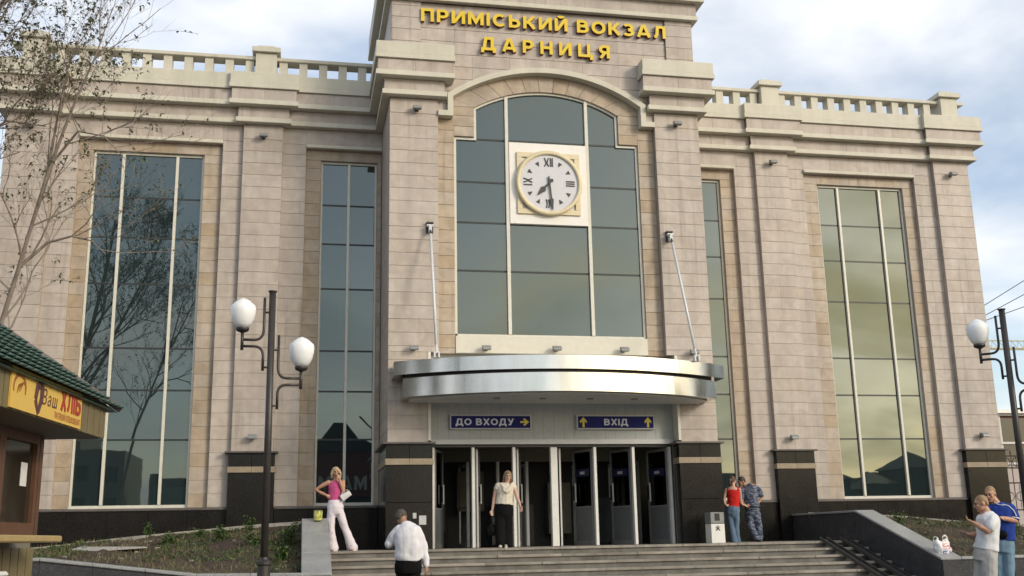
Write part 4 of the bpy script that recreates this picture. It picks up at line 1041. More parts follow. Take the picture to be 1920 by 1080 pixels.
# ------------------------------------------------------------------ bread kiosk
KO = Vector((-8.40, -13.0, GZ)); KA = math.radians(-6.8)
ku = Vector((0.1184, 0.993, 0)); kn = Vector((0.993, -0.1184, 0))
KR = Matrix(((kn.x, ku.x, 0, KO.x), (kn.y, ku.y, 0, KO.y), (0, 0, 1, KO.z), (0, 0, 0, 1)))   # local x outwards, y along the front (0 = far corner)
def kb(mb): mb.v = [tuple(KR @ Vector(v)) for v in mb.v]; return mb
KI = thing('bread_kiosk', 'olive bread kiosk with a scalloped green metal roof at the far left', 'kiosk', tuple(KO))
M_olive = plain('olive_siding', (0.17, 0.135, 0.065), .55, var=.12, scale=4)
M_brown = plain('brown_window_frame', (0.115, 0.055, 0.03), .45, var=.15)
M_roof = plain('green_metal_tile', (0.062, 0.11, 0.09), .45, var=.18, scale=6)
M_soff = plain('brown_soffit', (0.12, 0.095, 0.07), .6)
M_counter = plain('tan_counter', (0.38, 0.28, 0.12), .5, var=.12)
KL = -4.6; KW = -2.4
kb(MB().box(KW, -.02, KL, -.02, 0, 2.24)).build('body', M_inwall, KI)
kb(MB().box(KW - .3, .508, KL - .4, .3, 2.265, 2.30)).build('soffit', M_soff, KI)
# siding boards of the lower wall
i = 0; y = -.005
while y > KL:
    kb(MB().box(-.019, .01 + (.006 if i % 2 else 0), y - .094, y - .002, 0.02, 1.19)).build('siding_board', M_olive, KI); y -= .096; i += 1
for (a, b) in ((-.09, -.005), ): kb(MB().box(-.019, .03, a, b, 1.30, 2.262)).build('corner_post', M_brown, KI)
kb(MB().box(-.019, .44, KL, -.52, 1.235, 1.295)).build('counter', M_counter, KI, bev=.012)
def kwin(y0, y1):
    f = MB(); w = .07
    f.box(-.018, .028, y0, y0 + w, 1.30, 2.262).box(-.018, .028, y1 - w, y1, 1.30, 2.262).box(-.018, .028, y0 + w, y1 - w, 1.30, 1.42).box(-.018, .028, y0 + w, y1 - w, 2.17, 2.262)
    o = kb(f).build('window', M_brown, KI); kb(MB().box(-.017, -.008, y0 + w, y1 - w, 1.42, 2.17)).build('pane', M_kglass, o)
M_kglass = plain('brown_dark_glass', (0.03, 0.022, 0.014), .06, spec=.6)
for k in range(4): kwin(-.10 - (k + 1) * .92, -.10 - k * .92 - .004)
nt2 = thing('paper_notice', 'white paper notice taped inside the kiosk window', 'notice', tuple(KR @ Vector((0, -.35, 1.8))))
kb(MB().box(-.0075, -.005, -.46, -.30, 1.76, 1.98)).build('sheet', M_white, nt2)
# fascia boards
i = 0; y = .30
while y > KL - .3:
    kb(MB().box(.495, .513 + (.005 if i % 2 else 0), y - .094, y - .002, 2.262, 2.62)).build('fascia_board', M_olive, KI); y -= .096; i += 1
i = 0; x = .494
while x > KW:
    kb(MB().box(x - .094, x - .002, .284, .302 + (.005 if i % 2 else 0), 2.262, 2.62)).build('fascia_board', M_olive, KI); x -= .096; i += 1
# roof of overlapping scalloped tiles, hipped at the far end
PT_ = math.radians(37); EZ = 2.555; EX = .60; EY = .50
def shingle_mesh():
    w, l, t = .152, .21, .010; vs = []; n = 7
    top = [(-w / 2, l), (w / 2, l)]; low = [(-w / 2 + w * i / n, .03 - .045 * math.sin(PI * i / n)) for i in range(n + 1)]
    prof = low + [top[1], top[0]]
    vs = [(a, b, .030 * math.cos(a / w * PI) + (.026 if b < .1 else 0)) for a, b in prof] + [(a, b, .030 * math.cos(a / w * PI) + (.026 if b < .1 else 0) - t) for a, b in prof]
    m = len(prof); return MB().add(vs, [tuple(range(m)), tuple(range(2 * m - 1, m - 1, -1))] + [(i, i + m, (i + 1) % m + m, (i + 1) % m) for i in range(m)]).mesh('shingle', M_roof)
SH = shingle_mesh()
ct, st_ = math.cos(PT_), math.sin(PT_); rows = 9; nsh = 0
KRr = KR.to_3x3()
for r in range(rows):
    d = r * .155
    yy = EY - .06 - (.076 if r % 2 else 0)
    while yy > KL - .2:
        if yy < EY - d * ct * 1.0 + .02:
            o = bpy.data.objects.new('roof_shingle', SH); COL.objects.link(o); child(o, KI)
            xax = KRr @ Vector((0, 1, 0)); yax = KRr @ Vector((-ct, 0, st_)); zax = xax.cross(yax)
            zax = -zax if zax.z < 0 else zax
            p = KR @ Vector((EX - d * ct, yy, EZ + d * st_)) + zax * .012 * (1)
            o.matrix_basis = Matrix(((xax.x, yax.x, zax.x, p.x), (xax.y, yax.y, zax.y, p.y), (xax.z, yax.z, zax.z, p.z), (0, 0, 0, 1)))
            nsh += 1
        yy -= .152
hz = rows * .155
deck = MB(); a = hz * ct
deck.add([(EX - .02, EY - .02, EZ - .005), (EX - .02, KL - .5, EZ - .005), (EX - a, KL - .5, EZ + hz * st_ - .005), (EX - a, EY - a, EZ + hz * st_ - .005), (KW - .5, EY - .02, EZ - .005), (KW - .5, EY - a, EZ + hz * st_)],
         [(0, 1, 2, 3), (0, 3, 5, 4), (0, 4, 1)])
kb(deck).build('roof', M_roof, KI)
hp = [KR @ Vector((EX, EY, EZ + .03)), KR @ Vector((EX - a, EY - a, EZ + hz * st_ + .03))]
MB().tube(hp, .035, 8).build('hip_cap', M_gcap, KI, True)
# its sign
KS = thing('kiosk_sign', 'yellow sign with red lettering on the bread kiosk fascia', 'sign', tuple(KR @ Vector((.56, -1.2, 2.45))))
M_ksy = plain('sign_yellow_board', (0.68, 0.44, 0.09), .4, var=.06, scale=2); M_ksr = plain('sign_red', (0.36, 0.035, 0.012), .45); M_ksp = plain('sign_plum', (0.10, 0.035, 0.035), .5); M_kso = plain('sign_brown', (0.33, 0.11, 0.015), .5)
kb(MB().box(.519, .536, -2.29, -.54, 2.272, 2.60)).build('board', M_ksy, KS)
RS = KR @ Matrix(((0, -1, 0, 0.536), (1, 0, 0, -.255), (0, 0, 1, -.02), (0, 0, 0, 1)))      # x -> along front, -y -> outwards
line_of_text('ХЛІБ', -.88, -.33, 2.405, .19, -.0005, .004, 0, [M_ksr], KS, R=RS, gap=.12)
sm = glyph('ТМ ПЕРШИЙ ХЛІБОКОМБІНАТ', 1.0); xs_ = [v.co.x for v in sm.vertices]; a0_, b0_ = min(xs_), max(xs_)
for v in sm.vertices: v.co = RS @ Vector((-1.02 + (v.co.x - a0_) / (b0_ - a0_) * .70, -.003, 2.318 + v.co.y * .075))
sm.materials.clear(); sm.materials.append(M_ksr); sm.name = 'small_text'; so_ = bpy.data.objects.new('small_text', sm); COL.objects.link(so_); child(so_, KS)
def sband(pts, w, m, name):
    t = MB(); n = len(pts)
    for i in range(n - 1):
        A, B = Vector(pts[i]), Vector(pts[i + 1]); d = (B - A).normalized(); nn = Vector((-d.y, d.x)); wa = w * (0.35 + .65 * math.sin(PI * (i + .2) / n)); wb = w * (0.35 + .65 * math.sin(PI * (i + 1.2) / n))
        q = [A - nn * wa / 2, B - nn * wb / 2, B + nn * wb / 2, A + nn * wa / 2]; t.add([RS @ Vector((p.x, -.003, p.y)) for p in q], [(0, 1, 2, 3)])
    return t.build(name, m, KS)
sband(arcp(-1.86, 2.46, .13, .11, 200, -20, 12), .035, M_kso, 'swirl')
for k in range(3): sband(arcp(-1.86 + .035 * k, 2.40 + .012 * k, .05, .09, 170, 60, 6), .02, M_kso, 'swirl')
sband([(-1.42, 2.30), (-1.50, 2.42), (-1.46, 2.55), (-1.36, 2.56), (-1.36, 2.44), (-1.42, 2.32)], .09, M_ksp, 'emblem')
for ch, ax, sc_ in (('В', -1.36, .19), ('а', -1.22, .17), ('ш', -1.11, .17)):
    g = glyph(ch); 
    for v in g.vertices: v.co = RS @ Vector((ax + v.co.x * sc_ + v.co.y * .03, -.0035, 2.40 + v.co.y * sc_))
    g.materials.clear(); g.materials.append(M_ksp); g.name = 'script_letter'; go = bpy.data.objects.new('script_letter', g); COL.objects.link(go); child(go, KS)
# red and white box on the ground by the kiosk
rb = thing('red_box', 'red cooler box with a white lid below the kiosk counter', 'cooler', tuple(KR @ Vector((.25, -2.3, 0))))
kb(MB().box(.05, .45, -2.95, -1.80, 0.25, .96)).build('body', plain('red_plastic', (.45, .02, .015), .35), rb, bev=.02)
kb(MB().box(.04, .46, -2.96, -1.79, .962, 1.01)).build('lid', M_white, rb, bev=.02)
for a in (-2.8, -1.95): kb(MB().box(.1, .4, a - .05, a + .05, 0, .249)).build('leg', M_black, rb)

# ------------------------------------------------------------------ litter bin, notices, tin, plastic bag
BN = thing('litter_bin', 'grey and white litter bin with a small emblem beside the right portal base', 'bin', (3.52, -.5, 0))
MB().box(3.36, 3.69, -.72, -.36, .0, .43).build('lower_body', M_white, BN, bev=.008)
MB().box(3.36, 3.69, -.72, -.36, .44, .69).build('hood', plain('bin_grey', (.22, .225, .22), .4), BN, bev=.01)
MB().box(3.46, 3.58, -.724, -.7202, .50, .66).build('opening', M_black, BN)
eb = MB()
for k in range(7):
    a = PI * (k - 3) / 7 + PI / 2; c, s2 = math.cos(a), math.sin(a)
    eb.prism([(3.52 + .02 * c - .006 * s2, .33 + .02 * s2 + .006 * c), (3.52 + .02 * c + .006 * s2, .33 + .02 * s2 - .006 * c), (3.52 + .075 * c, .33 + .075 * s2)][::1], -.724, -.7205)
eb.prism([(3.46, .28), (3.50, .28), (3.535, .33), (3.515, .345)], -.7235, -.7206).prism([(3.54, .28), (3.58, .28), (3.535, .345), (3.52, .34)], -.7232, -.7207)
eb.build('emblem', M_black, BN)
for x, z, w, h, lb in ((-3.16, .63, .16, .2, 'larger pale notice plate on the dark left portal base'), (-3.34, .73, .08, .12, 'smaller pale notice plate on the dark left portal base')):
    n_ = MB().box(x - w / 2, x + w / 2, -.056, -.0505, z - h / 2, z + h / 2).build('notice_plate', M_alu); tag(n_, lb, 'notice')
TN = thing('drink_tin', 'yellow green tin standing on top of the left stair wall', 'tin', (-5.48, -1.25, .66))
def tinmat():
    m, t, p, o = newmat('printed_tin'); n = noise_node(t, 14, 3); t.links.new(ramp(t, n.outputs['Fac'], [(.35, (.16, .24, .03)), (.5, (.55, .50, .10)), (.62, (.62, .58, .35)), (.72, (.35, .12, .08))]).outputs[0], p.inputs['Base Color']); p.inputs['Roughness'].default_value = .3; return m
MB().lathe([(.085, 0), (.09, .01), (.09, .19), (.085, .2)], (-5.48, -1.25, .632), 18).build('body', tinmat(), TN, True)
MB().lathe([(.087, .2), (.09, .205), (.08, .212), (.0, .212)], (-5.48, -1.25, .632), 18).build('lid', plain('tin_lid', (.5, .3, .3), .3, .6), TN)

TMP = bpy.data.scenes.new('scratch'); TVL = TMP.view_layers[0]
def solid(mb, name, mat, parent, voxel=.01, sm=4, disp=None):
    """weld the pieces in mb into one closed skin"""
    me = bpy.data.meshes.new(name); me.from_pydata(mb.v, [], mb.f); o = bpy.data.objects.new(name, me); TMP.collection.objects.link(o)
    r = o.modifiers.new('r', 'REMESH'); r.mode = 'VOXEL'; r.voxel_size = voxel; r.use_smooth_shade = True
    if sm: q = o.modifiers.new('s', 'SMOOTH'); q.iterations = sm; q.factor = .5
    TVL.update(); dg = TVL.depsgraph; m2 = bpy.data.meshes.new_from_object(o.evaluated_get(dg)); bpy.data.objects.remove(o); bpy.data.meshes.remove(me)
    m2.materials.clear(); m2.materials.append(mat); m2.name = name
    if disp:
        nv = len(m2.vertices); C0 = [0.0] * (3 * nv); N0 = [0.0] * (3 * nv)
        m2.vertices.foreach_get('co', C0); m2.vertices.foreach_get('normal', N0)
        for i in range(0, 3 * nv, 3):
            k = noise.noise((C0[i] * disp[1], C0[i + 1] * disp[1], C0[i + 2] * disp[1])) * disp[0]
            C0[i] += N0[i] * k; C0[i + 1] += N0[i + 1] * k; C0[i + 2] += N0[i + 2] * k
        m2.vertices.foreach_set('co', C0)
    m2.polygons.foreach_set('use_smooth', [True] * len(m2.polygons))
    o = bpy.data.objects.new(name, m2); COL.objects.link(o)
    if parent is not None: child(o, parent)
    return o
PB = thing('plastic_bag', 'white red and blue plastic carrier bag on the right sloping wall', 'bag', (7.0, -4.0, -.33))
def bagmat():
    m, t, p, o = newmat('printed_bag'); g = nd(t, 'ShaderNodeNewGeometry'); sx = nd(t, 'ShaderNodeSeparateXYZ'); t.links.new(g.outputs['Position'], sx.inputs[0])
    r1 = nd(t, 'ShaderNodeMapRange'); t.links.new(sx.outputs['Z'], r1.inputs['Value']); r1.inputs['From Min'].default_value = -.31; r1.inputs['From Max'].default_value = -.01
    zr = ramp(t, r1.outputs[0], [(.0, (.7, .7, .72)), (.1, (.03, .06, .30)), (.26, (.03, .06, .30)), (.30, (.7, .68, .68)), (.38, (.55, .06, .07)), (.75, (.55, .06, .07)), (.80, (.72, .7, .7))]); zr.color_ramp.interpolation = 'CONSTANT'
    n = noise_node(t, 26, 2); k = ramp(t, n.outputs['Fac'], [(.45, (0, 0, 0)), (.5, (1, 1, 1))])
    xr = nd(t, 'ShaderNodeMath', operation='GREATER_THAN'); t.links.new(sx.outputs['X'], xr.inputs[0]); xr.inputs[1].default_value = 6.96
    c = mixc(t, zr.outputs[0], (.72, .70, .70), k.outputs[0]); c = mixc(t, (.72, .71, .72), c, xr.outputs[0])
    bl2 = nd(t, 'ShaderNodeMath', operation='LESS_THAN'); t.links.new(r1.outputs[0], bl2.inputs[0]); bl2.inputs[1].default_value = .27
    t.links.new(c, p.inputs['Base Color']); p.inputs['Roughness'].default_value = .35; return m
mb = MB(); mb.ball((7.02, -4.05, -.19), .19, .10, .15); mb.ball((6.90, -4.08, -.13), .09, .07, .13); mb.ball((7.1, -4.03, -.12), .09, .06, .13)
for c in ((6.87, -.05), (7.08, -.04)): mb.tube([(c[0] - .05, -4.05, c[1]), (c[0] - .045, -4.05, c[1] + .09), (c[0], -4.05, c[1] + .12), (c[0] + .045, -4.05, c[1] + .09), (c[0] + .05, -4.05, c[1])], .014, 6)
solid(mb, 'bag_body', bagmat(), PB, .012, 2, (.035, 11))

# ------------------------------------------------------------------ trees at the left
def grow(mb, lv, p, d, r, ln, depth, rg, twig, leafp, up=.12):
    """one limb as a bent tapering tube, then its side shoots"""
    n = 4 if depth > 1 else 3; pts = [p.copy()]; rad = [r]; q = p.copy(); dd = d.normalized()
    for i in range(n):
        dd = (dd + Vector((rg.uniform(-1, 1), rg.uniform(-1, 1), rg.uniform(-.6, 1) )) * .20 + Vector((0, 0, up * .3))).normalized()
        q = q + dd * ln / n; pts.append(q.copy()); rad.append(r * (1 - .5 * (i + 1) / n) if depth > 0 else r * (1 - .8 * (i + 1) / n))
    mb.tube(pts, rad, 7 if r > .03 else (5 if r > .01 else 3), cap=False)
    if depth <= 1:
        for i in range(rg.randrange(0, 7) if rg.random() < leafp else 0):
            t = rg.uniform(.15, 1) * n; k = min(n - 1, int(t)); c = pts[k].lerp(pts[k + 1], t - k)
            leaf(lv, c, Vector((rg.uniform(-1, 1), rg.uniform(-1, 1), rg.uniform(-.9, .3))), rg.uniform(.05, .095), rg.uniform(.03, .055), .1)
    if depth == 0: return
    for i in range(twig[min(depth, len(twig) - 1)]):
        t = rg.uniform(.3, 1.0) * n; k = min(n - 1, int(t)); c = pts[k].lerp(pts[k + 1], t - k)
        ax = Vector((rg.uniform(-1, 1), rg.uniform(-1, 1), rg.uniform(-.35, .9))).normalized()
        nd_ = (dd * .75 + ax * .8).normalized()
        grow(mb, lv, c, nd_, max(.0026, rad[k] * rg.uniform(.45, .65)), ln * rg.uniform(.5, .75), depth - 1, rg, twig, leafp, up)
def limb(mb, pts, r0, r1):
    P = [Vector(p) for p in pts]; n = len(P); mb.tube(P, [r0 + (r1 - r0) * i / (n - 1) for i in range(n)], 9, cap=False); return P, [r0 + (r1 - r0) * i / (n - 1) for i in range(n)]
def left_tree(base, limbs, label, seed, leafp, kids, crown_extra=()):
    t = thing('tree', label, 'tree', base, 'trees by the left end of the station'); rg = random.Random(seed); tr = MB(); br = MB(); lv = MB()
    for k, (pts, r0, r1, num, dp) in enumerate(limbs):
        P, R = limb(tr if k == 0 else br, pts, r0, r1)
        for i in range(num):
            f = (.35 + .65 * (i + rg.random()) / num) * (len(P) - 1); j = min(len(P) - 2, int(f)); c = P[j].lerp(P[j + 1], f - j); dd = (P[j + 1] - P[j]).normalized()
            ax = Vector((rg.uniform(-1, 1), rg.uniform(-1, 1), rg.uniform(-.1, .8))).normalized()
            grow(br, lv, c, dd * .6 + ax * .8, max(.008, R[j] * .5), rg.uniform(.9, 1.7), dp, rg, kids, leafp)
    tr.build('trunk', M_bark, t, True); br.build('branches', M_bark, t, True); lv.build('crown', M_leaf, t)
TZ = -.3
left_tree((-11.25, -5.0, TZ), [
    ([(-11.3, -4.9, -.4), (-11.25, -5.0, .9), (-11.2, -5.05, 2.0), (-11.05, -5.2, 3.1), (-10.9, -5.32, 3.85), (-10.62, -5.6, 4.8), (-10.42, -5.82, 5.51), (-10.2, -6.05, 6.3), (-10.04, -6.3, 7.3), (-9.9, -6.5, 8.1)], .062, .014, 12, 3),
    ([(-10.62, -5.6, 4.8), (-10.2, -5.6, 5.25), (-9.8, -5.7, 5.35), (-9.45, -5.8, 5.25), (-9.2, -5.9, 5.0)], .03, .006, 5, 2),
    ([(-10.42, -5.82, 5.51), (-10.15, -5.9, 6.6), (-9.75, -6.1, 7.1), (-9.3, -6.2, 7.0), (-8.9, -6.25, 6.55)], .03, .006, 7, 2),
    ([(-10.2, -6.05, 6.3), (-9.8, -6.4, 7.4), (-9.45, -6.6, 8.3), (-9.2, -6.8, 9.1)], .03, .006, 7, 3)],
    'slender half bare tree with a curved stem behind the kiosk roof', 11, .30, [3, 4, 4, 4])
left_tree((-13.3, -6.0, TZ), [
    ([(-13.3, -6.0, -.6), (-13.25, -6.05, 1.5), (-13.2, -6.1, 3.4), (-13.0, -6.2, 5.2), (-12.7, -6.3, 7.0), (-12.4, -6.4, 9.0), (-12.2, -6.5, 10.8)], .15, .03, 14, 3),
    ([(-13.2, -6.1, 3.4), (-12.7, -6.3, 5.0), (-12.0, -6.5, 6.6), (-11.4, -6.6, 8.0), (-10.9, -6.7, 9.3), (-10.6, -6.8, 10.3)], .07, .015, 13, 3),
    ([(-13.0, -6.2, 5.2), (-12.3, -6.0, 6.1), (-11.6, -5.9, 6.8), (-10.95, -5.9, 7.3), (-10.3, -6.0, 7.2)], .045, .010, 9, 3),
    ([(-12.7, -6.3, 7.0), (-12.0, -6.8, 8.4), (-11.3, -7.2, 9.6), (-10.8, -7.3, 10.4)], .045, .010, 9, 3)],
    'taller leafy tree reaching in at the upper left corner', 23, .66, [3, 4, 4, 5])

# ------------------------------------------------------------------ people
def skin(name, c): return plain(name, c, .5, var=.07, scale=20)
SK1 = skin('tanned_skin', (.46, .25, .16)); SK2 = skin('fair_skin', (.52, .32, .24)); SK3 = skin('brown_skin', (.36, .19, .12))
def cloth(name, c, var=.12, scale=9, rough=.85): return plain(name, c, rough, var=var, scale=scale, bmp=.6, obj=True, stretch=(1.4, 1.4, .6), spec=.15)
def proj(w):
    v = Vector(w) - CAMLOC; d = v.dot(cf); return (960 + 2000 * v.dot(cr) / d, 540 - 2000 * v.dot(cu) / d)
class Fig:
    def __init__(s, label, base, sc, bx, by, skinmat):
        s.base = Vector(base); d = s.base - CAMLOC; a = math.atan2(d.x, d.y)
        s.R = Matrix.Translation(s.base) @ Matrix.Rotation(-a, 4, 'Z'); a0 = proj(s.base); a1 = proj(s.base + Vector((0, 0, 1))); s.bx, s.by = a0; s.sc = a0[1] - a1[1]; s.k = (a1[0] - a0[0]) / (a1[1] - a0[1])
        s.root = thing('person', label, 'person', tuple(s.base)); s.body = MB(); s.skin = skinmat
    def p(s, x, y, d=0.0): return Vector(((x - s.bx - s.k * (y - s.by)) / s.sc, d, (s.by - y) / s.sc))
    def done(s, mb, name, mat, vox=.011, sm=3, disp=None, parent=None):
        mb.v = [tuple(s.R @ Vector(v)) for v in mb.v]; return solid(mb, name, mat, parent or s.root, vox, sm, disp)
    def limb(s, mb, pts, rad, flat=1.0):
        P = [Vector(q) for q in pts]; mb.tube(P, rad, 12, ry=[r * flat for r in rad], ref=(1, 0, 0))
        for q, r in zip(P, rad): mb.ball(q, r * .98, r * .98 * flat, r * .98, 10, 7)
    def loft(s, mb, rings, n=20):
        """rings: (centre, half width, half depth) from bottom to top"""
        mb.tube([r[0] for r in rings], [r[1] for r in rings], n, ry=[r[2] for r in rings], ref=(1, 0, 0))
    def head(s, c, yaw=0, pitch=0, roll=0, k=1.0):
        s.H = Matrix.Translation(c) @ Matrix.Rotation(math.radians(yaw), 4, 'Z') @ Matrix.Rotation(math.radians(pitch), 4, 'X') @ Matrix.Rotation(math.radians(roll), 4, 'Y') @ Matrix.Scale(k, 4)
        m = MB(); m.ball((0, .008, .022), .073, .092, .086, 18, 12); m.ball((0, -.024, -.035), .058, .066, .078, 16, 12); m.ball((0, -.066, -.092), .026, .022, .022)
        m.tube([(0, -.084, .022), (0, -.098, -.004), (0, -.108, -.022)], [.009, .012, .015], 8); m.ball((0, -.103, -.024), .017, .012, .011)
        m.ball((0, -.075, .034), .050, .018, .012); m.ball((0, -.086, -.056), .024, .010, .010)
        for e in (-1, 1): m.ball((e * .076, .012, -.008), .010, .020, .032); m.ball((e * .042, -.066, -.018), .020, .018, .020)
        m.v = [tuple(s.H @ Vector(v)) for v in m.v]; s.body.add(m.v, m.f)
    def face(s, brow=(.10, .06, .04)):
        m = MB()
        for e in (-1, 1): m.ball((e * .030, -.083, .010), .013, .008, .008)
        m.v = [tuple(s.R @ s.H @ Vector(v)) for v in m.v]
        eyes = []
        for e in (-1, 1):
            q = MB().ball((e * .030, -.084, .008), .014, .010, .009); q.v = [tuple(s.R @ s.H @ Vector(v)) for v in q.v]; q.build('eye', M_eye, s.root, True)
            q = MB().tube([(e * .014, -.093, .031), (e * .032, -.091, .036), (e * .050, -.080, .030)], [.004, .005, .003], 6); q.v = [tuple(s.R @ s.H @ Vector(v)) for v in q.v]; q.build('eyebrow', M_brow, s.root, True)
        q = MB().ball((0, -.095, -.056), .022, .006, .008); q.v = [tuple(s.R @ s.H @ Vector(v)) for v in q.v]; q.build('lips', M_lips, s.root, True)
    def hair(s, balls, mat, tubes=(), name='hair'):
        m = MB()
        for c, r in balls: m.ball(c, r[0], r[1], r[2], 16, 12)
        for pts, rad in tubes: m.tube(pts, rad, 10)
        m.v = [tuple(s.H @ Vector(v)) for v in m.v]; return s.done(m, name, mat, .010, 2, (.008, 45))
    def hand(s, w, d, nrm, curl=.5, k=1.0, thumb=1):
        """palm, four jointed fingers and a thumb from wrist w along d; fingers curl towards nrm"""
        d = Vector(d).normalized(); nrm = Vector(nrm); nrm = (nrm - d * nrm.dot(d)).normalized(); lat = d.cross(nrm); w = Vector(w); m = s.body
        m.tube([w - d * .015, w + d * .03 * k, w + d * .09 * k], [.026 * k, .036 * k, .038 * k], 10, ry=[.022 * k, .017 * k, .014 * k], ref=lat)
        for i, (o, l) in enumerate(((-.029, .060), (-.010, .076), (.010, .080), (.029, .070))):
            a = w + d * .086 * k + lat * o * k; pts = [a]; dd = d + lat * o * 3
            for j in range(3):
                dd = (dd + nrm * curl * .75).normalized(); a = a + dd * l * k * (.42, .32, .26)[j]; pts.append(a)
            m.tube(pts, [.0095 * k, .009 * k, .0085 * k, .0075 * k], 7)
        a = w + d * .03 * k - lat * thumb * .032 * k * -1
        m.tube([w + d * .02 * k + lat * thumb * .022 * k, w + d * .055 * k + lat * thumb * .052 * k + nrm * .015 * k, w + d * .09 * k + lat * thumb * .058 * k + nrm * .03 * k], [.014 * k, .011 * k, .009 * k], 8)
    def finish(s): return s.done(s.body, 'body', s.skin, .0085, 2)
M_eye = plain('eye_dark', (.02, .015, .012), .2); M_brow = plain('brow_hair', (.09, .055, .03), .8); M_lips = plain('lips_red', (.36, .09, .08), .4)
HB = plain('blonde_hair', (.46, .36, .23), .5, var=.3, scale=40, obj=True); HD = plain('dark_blond_hair', (.24, .17, .10), .55, var=.3, scale=40, obj=True); HN = plain('brown_hair', (.075, .04, .022), .5, var=.3, scale=40); HG = plain('greying_hair', (.062, .052, .043), .7, var=.4, scale=50); HK = plain('black_hair', (.02, .017, .014), .5); HS = plain('sandy_hair', (.30, .19, .10), .6, var=.3, scale=50)
V = Vector
# -- blonde woman in pink and white, on the phone
F = Fig('blonde woman in pink halter top and white trousers talking on a phone', (-4.92, -.4, 0), 89., 643., 1033., SK1); p = F.p
F.head(p(629.5, 884.5), yaw=8, roll=-6, pitch=4)
B = F.body
F.limb(B, [p(629, 901), p(629.5, 890)], [.052, .048]); 
F.loft(B, [(p(629, 956), .15, .11), (p(628.5, 946), .165, .115), (p(628, 934), .122, .085), (p(628.5, 922), .135, .095), (p(629, 911), .15, .105), (p(629.5, 903), .145, .08), (p(629.5, 899), .08, .06)])
F.limb(B, [p(616, 903.5), p(604, 909, .02), p(591, 917, .06), p(601, 923, 0), p(612, 928.5, -.07)], [.052, .045, .037, .036, .027]); F.hand(p(612, 928.5, -.07), (1, .25, -.35), (-.2, .8, .1), .5, .95, -1)
F.limb(B, [p(643, 903.5), p(643.5, 912, -.04), p(643, 922, -.08), p(639.5, 909, -.14), p(636.5, 898, -.15)], [.052, .045, .038, .035, .026]); F.hand(p(636.5, 898, -.15), (-.35, .12, 1), (-.6, .5, -.1), .7, .95, 1)
F.limb(B, [p(622, 956), p(621.5, 990), p(624, 1027)], [.085, .052, .034]); F.limb(B, [p(635, 956), p(648, 990), p(660.5, 1027)], [.085, .052, .034])
for q in (p(624, 1029.5), p(661, 1029.5)): B.tube([q + V((0, .05, .0)), q + V((.0, -.06, -.012)), q + V((.0, -.15, -.022))], [.032, .036, .026], 10, ry=[.03, .022, .014], ref=(1, 0, 0))
F.finish(); F.face()
M_pinkt = cloth('pink_top', (.50, .085, .22)); M_whitet = cloth('white_trousers', (.66, .62, .64))
def trousmat():
    m, t, pp, o = newmat('embroidered_white'); n = noise_node(t, 11, 2, .5, None, True); n2 = noise_node(t, 40, 2, .5, None, True)
    a = ramp(t, n.outputs['Fac'], [(.60, (0, 0, 0)), (.66, (1, 1, 1))]); b = ramp(t, n2.outputs['Fac'], [(.46, (0, 0, 0)), (.54, (1, 1, 1))])
    f = mixc(t, a.outputs[0], b.outputs[0], 1.0, 'MULTIPLY'); c = mixc(t, (.66, .61, .65), (.20, .17, .24), f); t.links.new(c, pp.inputs['Base Color']); pp.inputs['Roughness'].default_value = .85; bump(t, pp, n.outputs['Fac'], .3); return m
m = MB(); F.loft(m, [(p(628.5, 939), .138, .10), (p(628, 934), .136, .096), (p(628.5, 922), .147, .107), (p(629, 911), .162, .118), (p(629.5, 904), .135, .09), (p(629.8, 899.5), .075, .064)]); F.done(m, 'halter_top', M_pinkt, .011, 3, (.006, 14))
m = MB(); F.loft(m, [(p(628.5, 965), .10, .085), (p(628.5, 958), .165, .12), (p(628.5, 950), .182, .128), (p(628, 937), .15, .105)])
F.limb(m, [p(622, 957), p(620.5, 975), p(620.5, 995), p(622.5, 1012), p(624.5, 1029)], [.105, .088, .082, .095, .118], .95); F.limb(m, [p(635, 957), p(642, 975), p(648.5, 995), p(655, 1012), p(661, 1029)], [.105, .088, .082, .095, .118], .95)
F.done(m, 'trousers', trousmat(), .012, 3, (.012, 9))
F.hair([((0, .018, .036), (.084, .098, .088)), ((0, .05, -.03), (.085, .07, .10))], HB, [([(-.066, -.01, .05), (-.088, .0, -.03), (-.088, .01, -.13)], [.03, .034, .022]), ([(.066, -.01, .05), (.088, .0, -.03), (.086, .015, -.14)], [.03, .034, .022]), ([(0, .06, 0), (0, .085, -.08), (0, .07, -.16)], [.06, .065, .03]), ([(-.05, -.062, .075), (.0, -.075, .085), (.05, -.055, .07)], [.018, .022, .018])])
m = MB().box(-.022, .022, -.006, .006, -.055, .055); q = F.p(634.6, 890.5, -.10); m.v = [tuple(F.R @ (q + Matrix.Rotation(.3, 3, 'Y') @ V(v))) for v in m.v]
tag(m.build('mobile_phone', M_black), "mobile phone held to the blonde woman's ear", 'phone')
HBG = thing('handbag', 'white handbag hanging from the elbow of the woman in pink', 'handbag', tuple(F.R @ p(648.5, 936, -.1)))
m = MB(); c0 = p(648.5, 929.5, -.11); Rb = Matrix.Rotation(math.radians(-33), 3, 'Y')
m.tube([c0 + Rb @ V((-.115, 0, 0)), c0 + Rb @ V((.115, 0, 0))], [.075, .062], 16, ry=[.045, .04], ref=(0, 0, 1)); o = F.done(m, 'bag_body', plain('white_leather', (.66, .66, .64), .35), .009, 1, parent=HBG)
m = MB().tube([c0 + Rb @ V((-.08, 0, .06)), c0 + V((-.05, .02, .13)), p(643, 921, -.06), c0 + V((.04, .02, .13)), c0 + Rb @ V((.08, 0, .055))], .009, 8); F.done(m, 'strap', plain('white_strap', (.6, .6, .58), .4), .006, 1, parent=HBG)
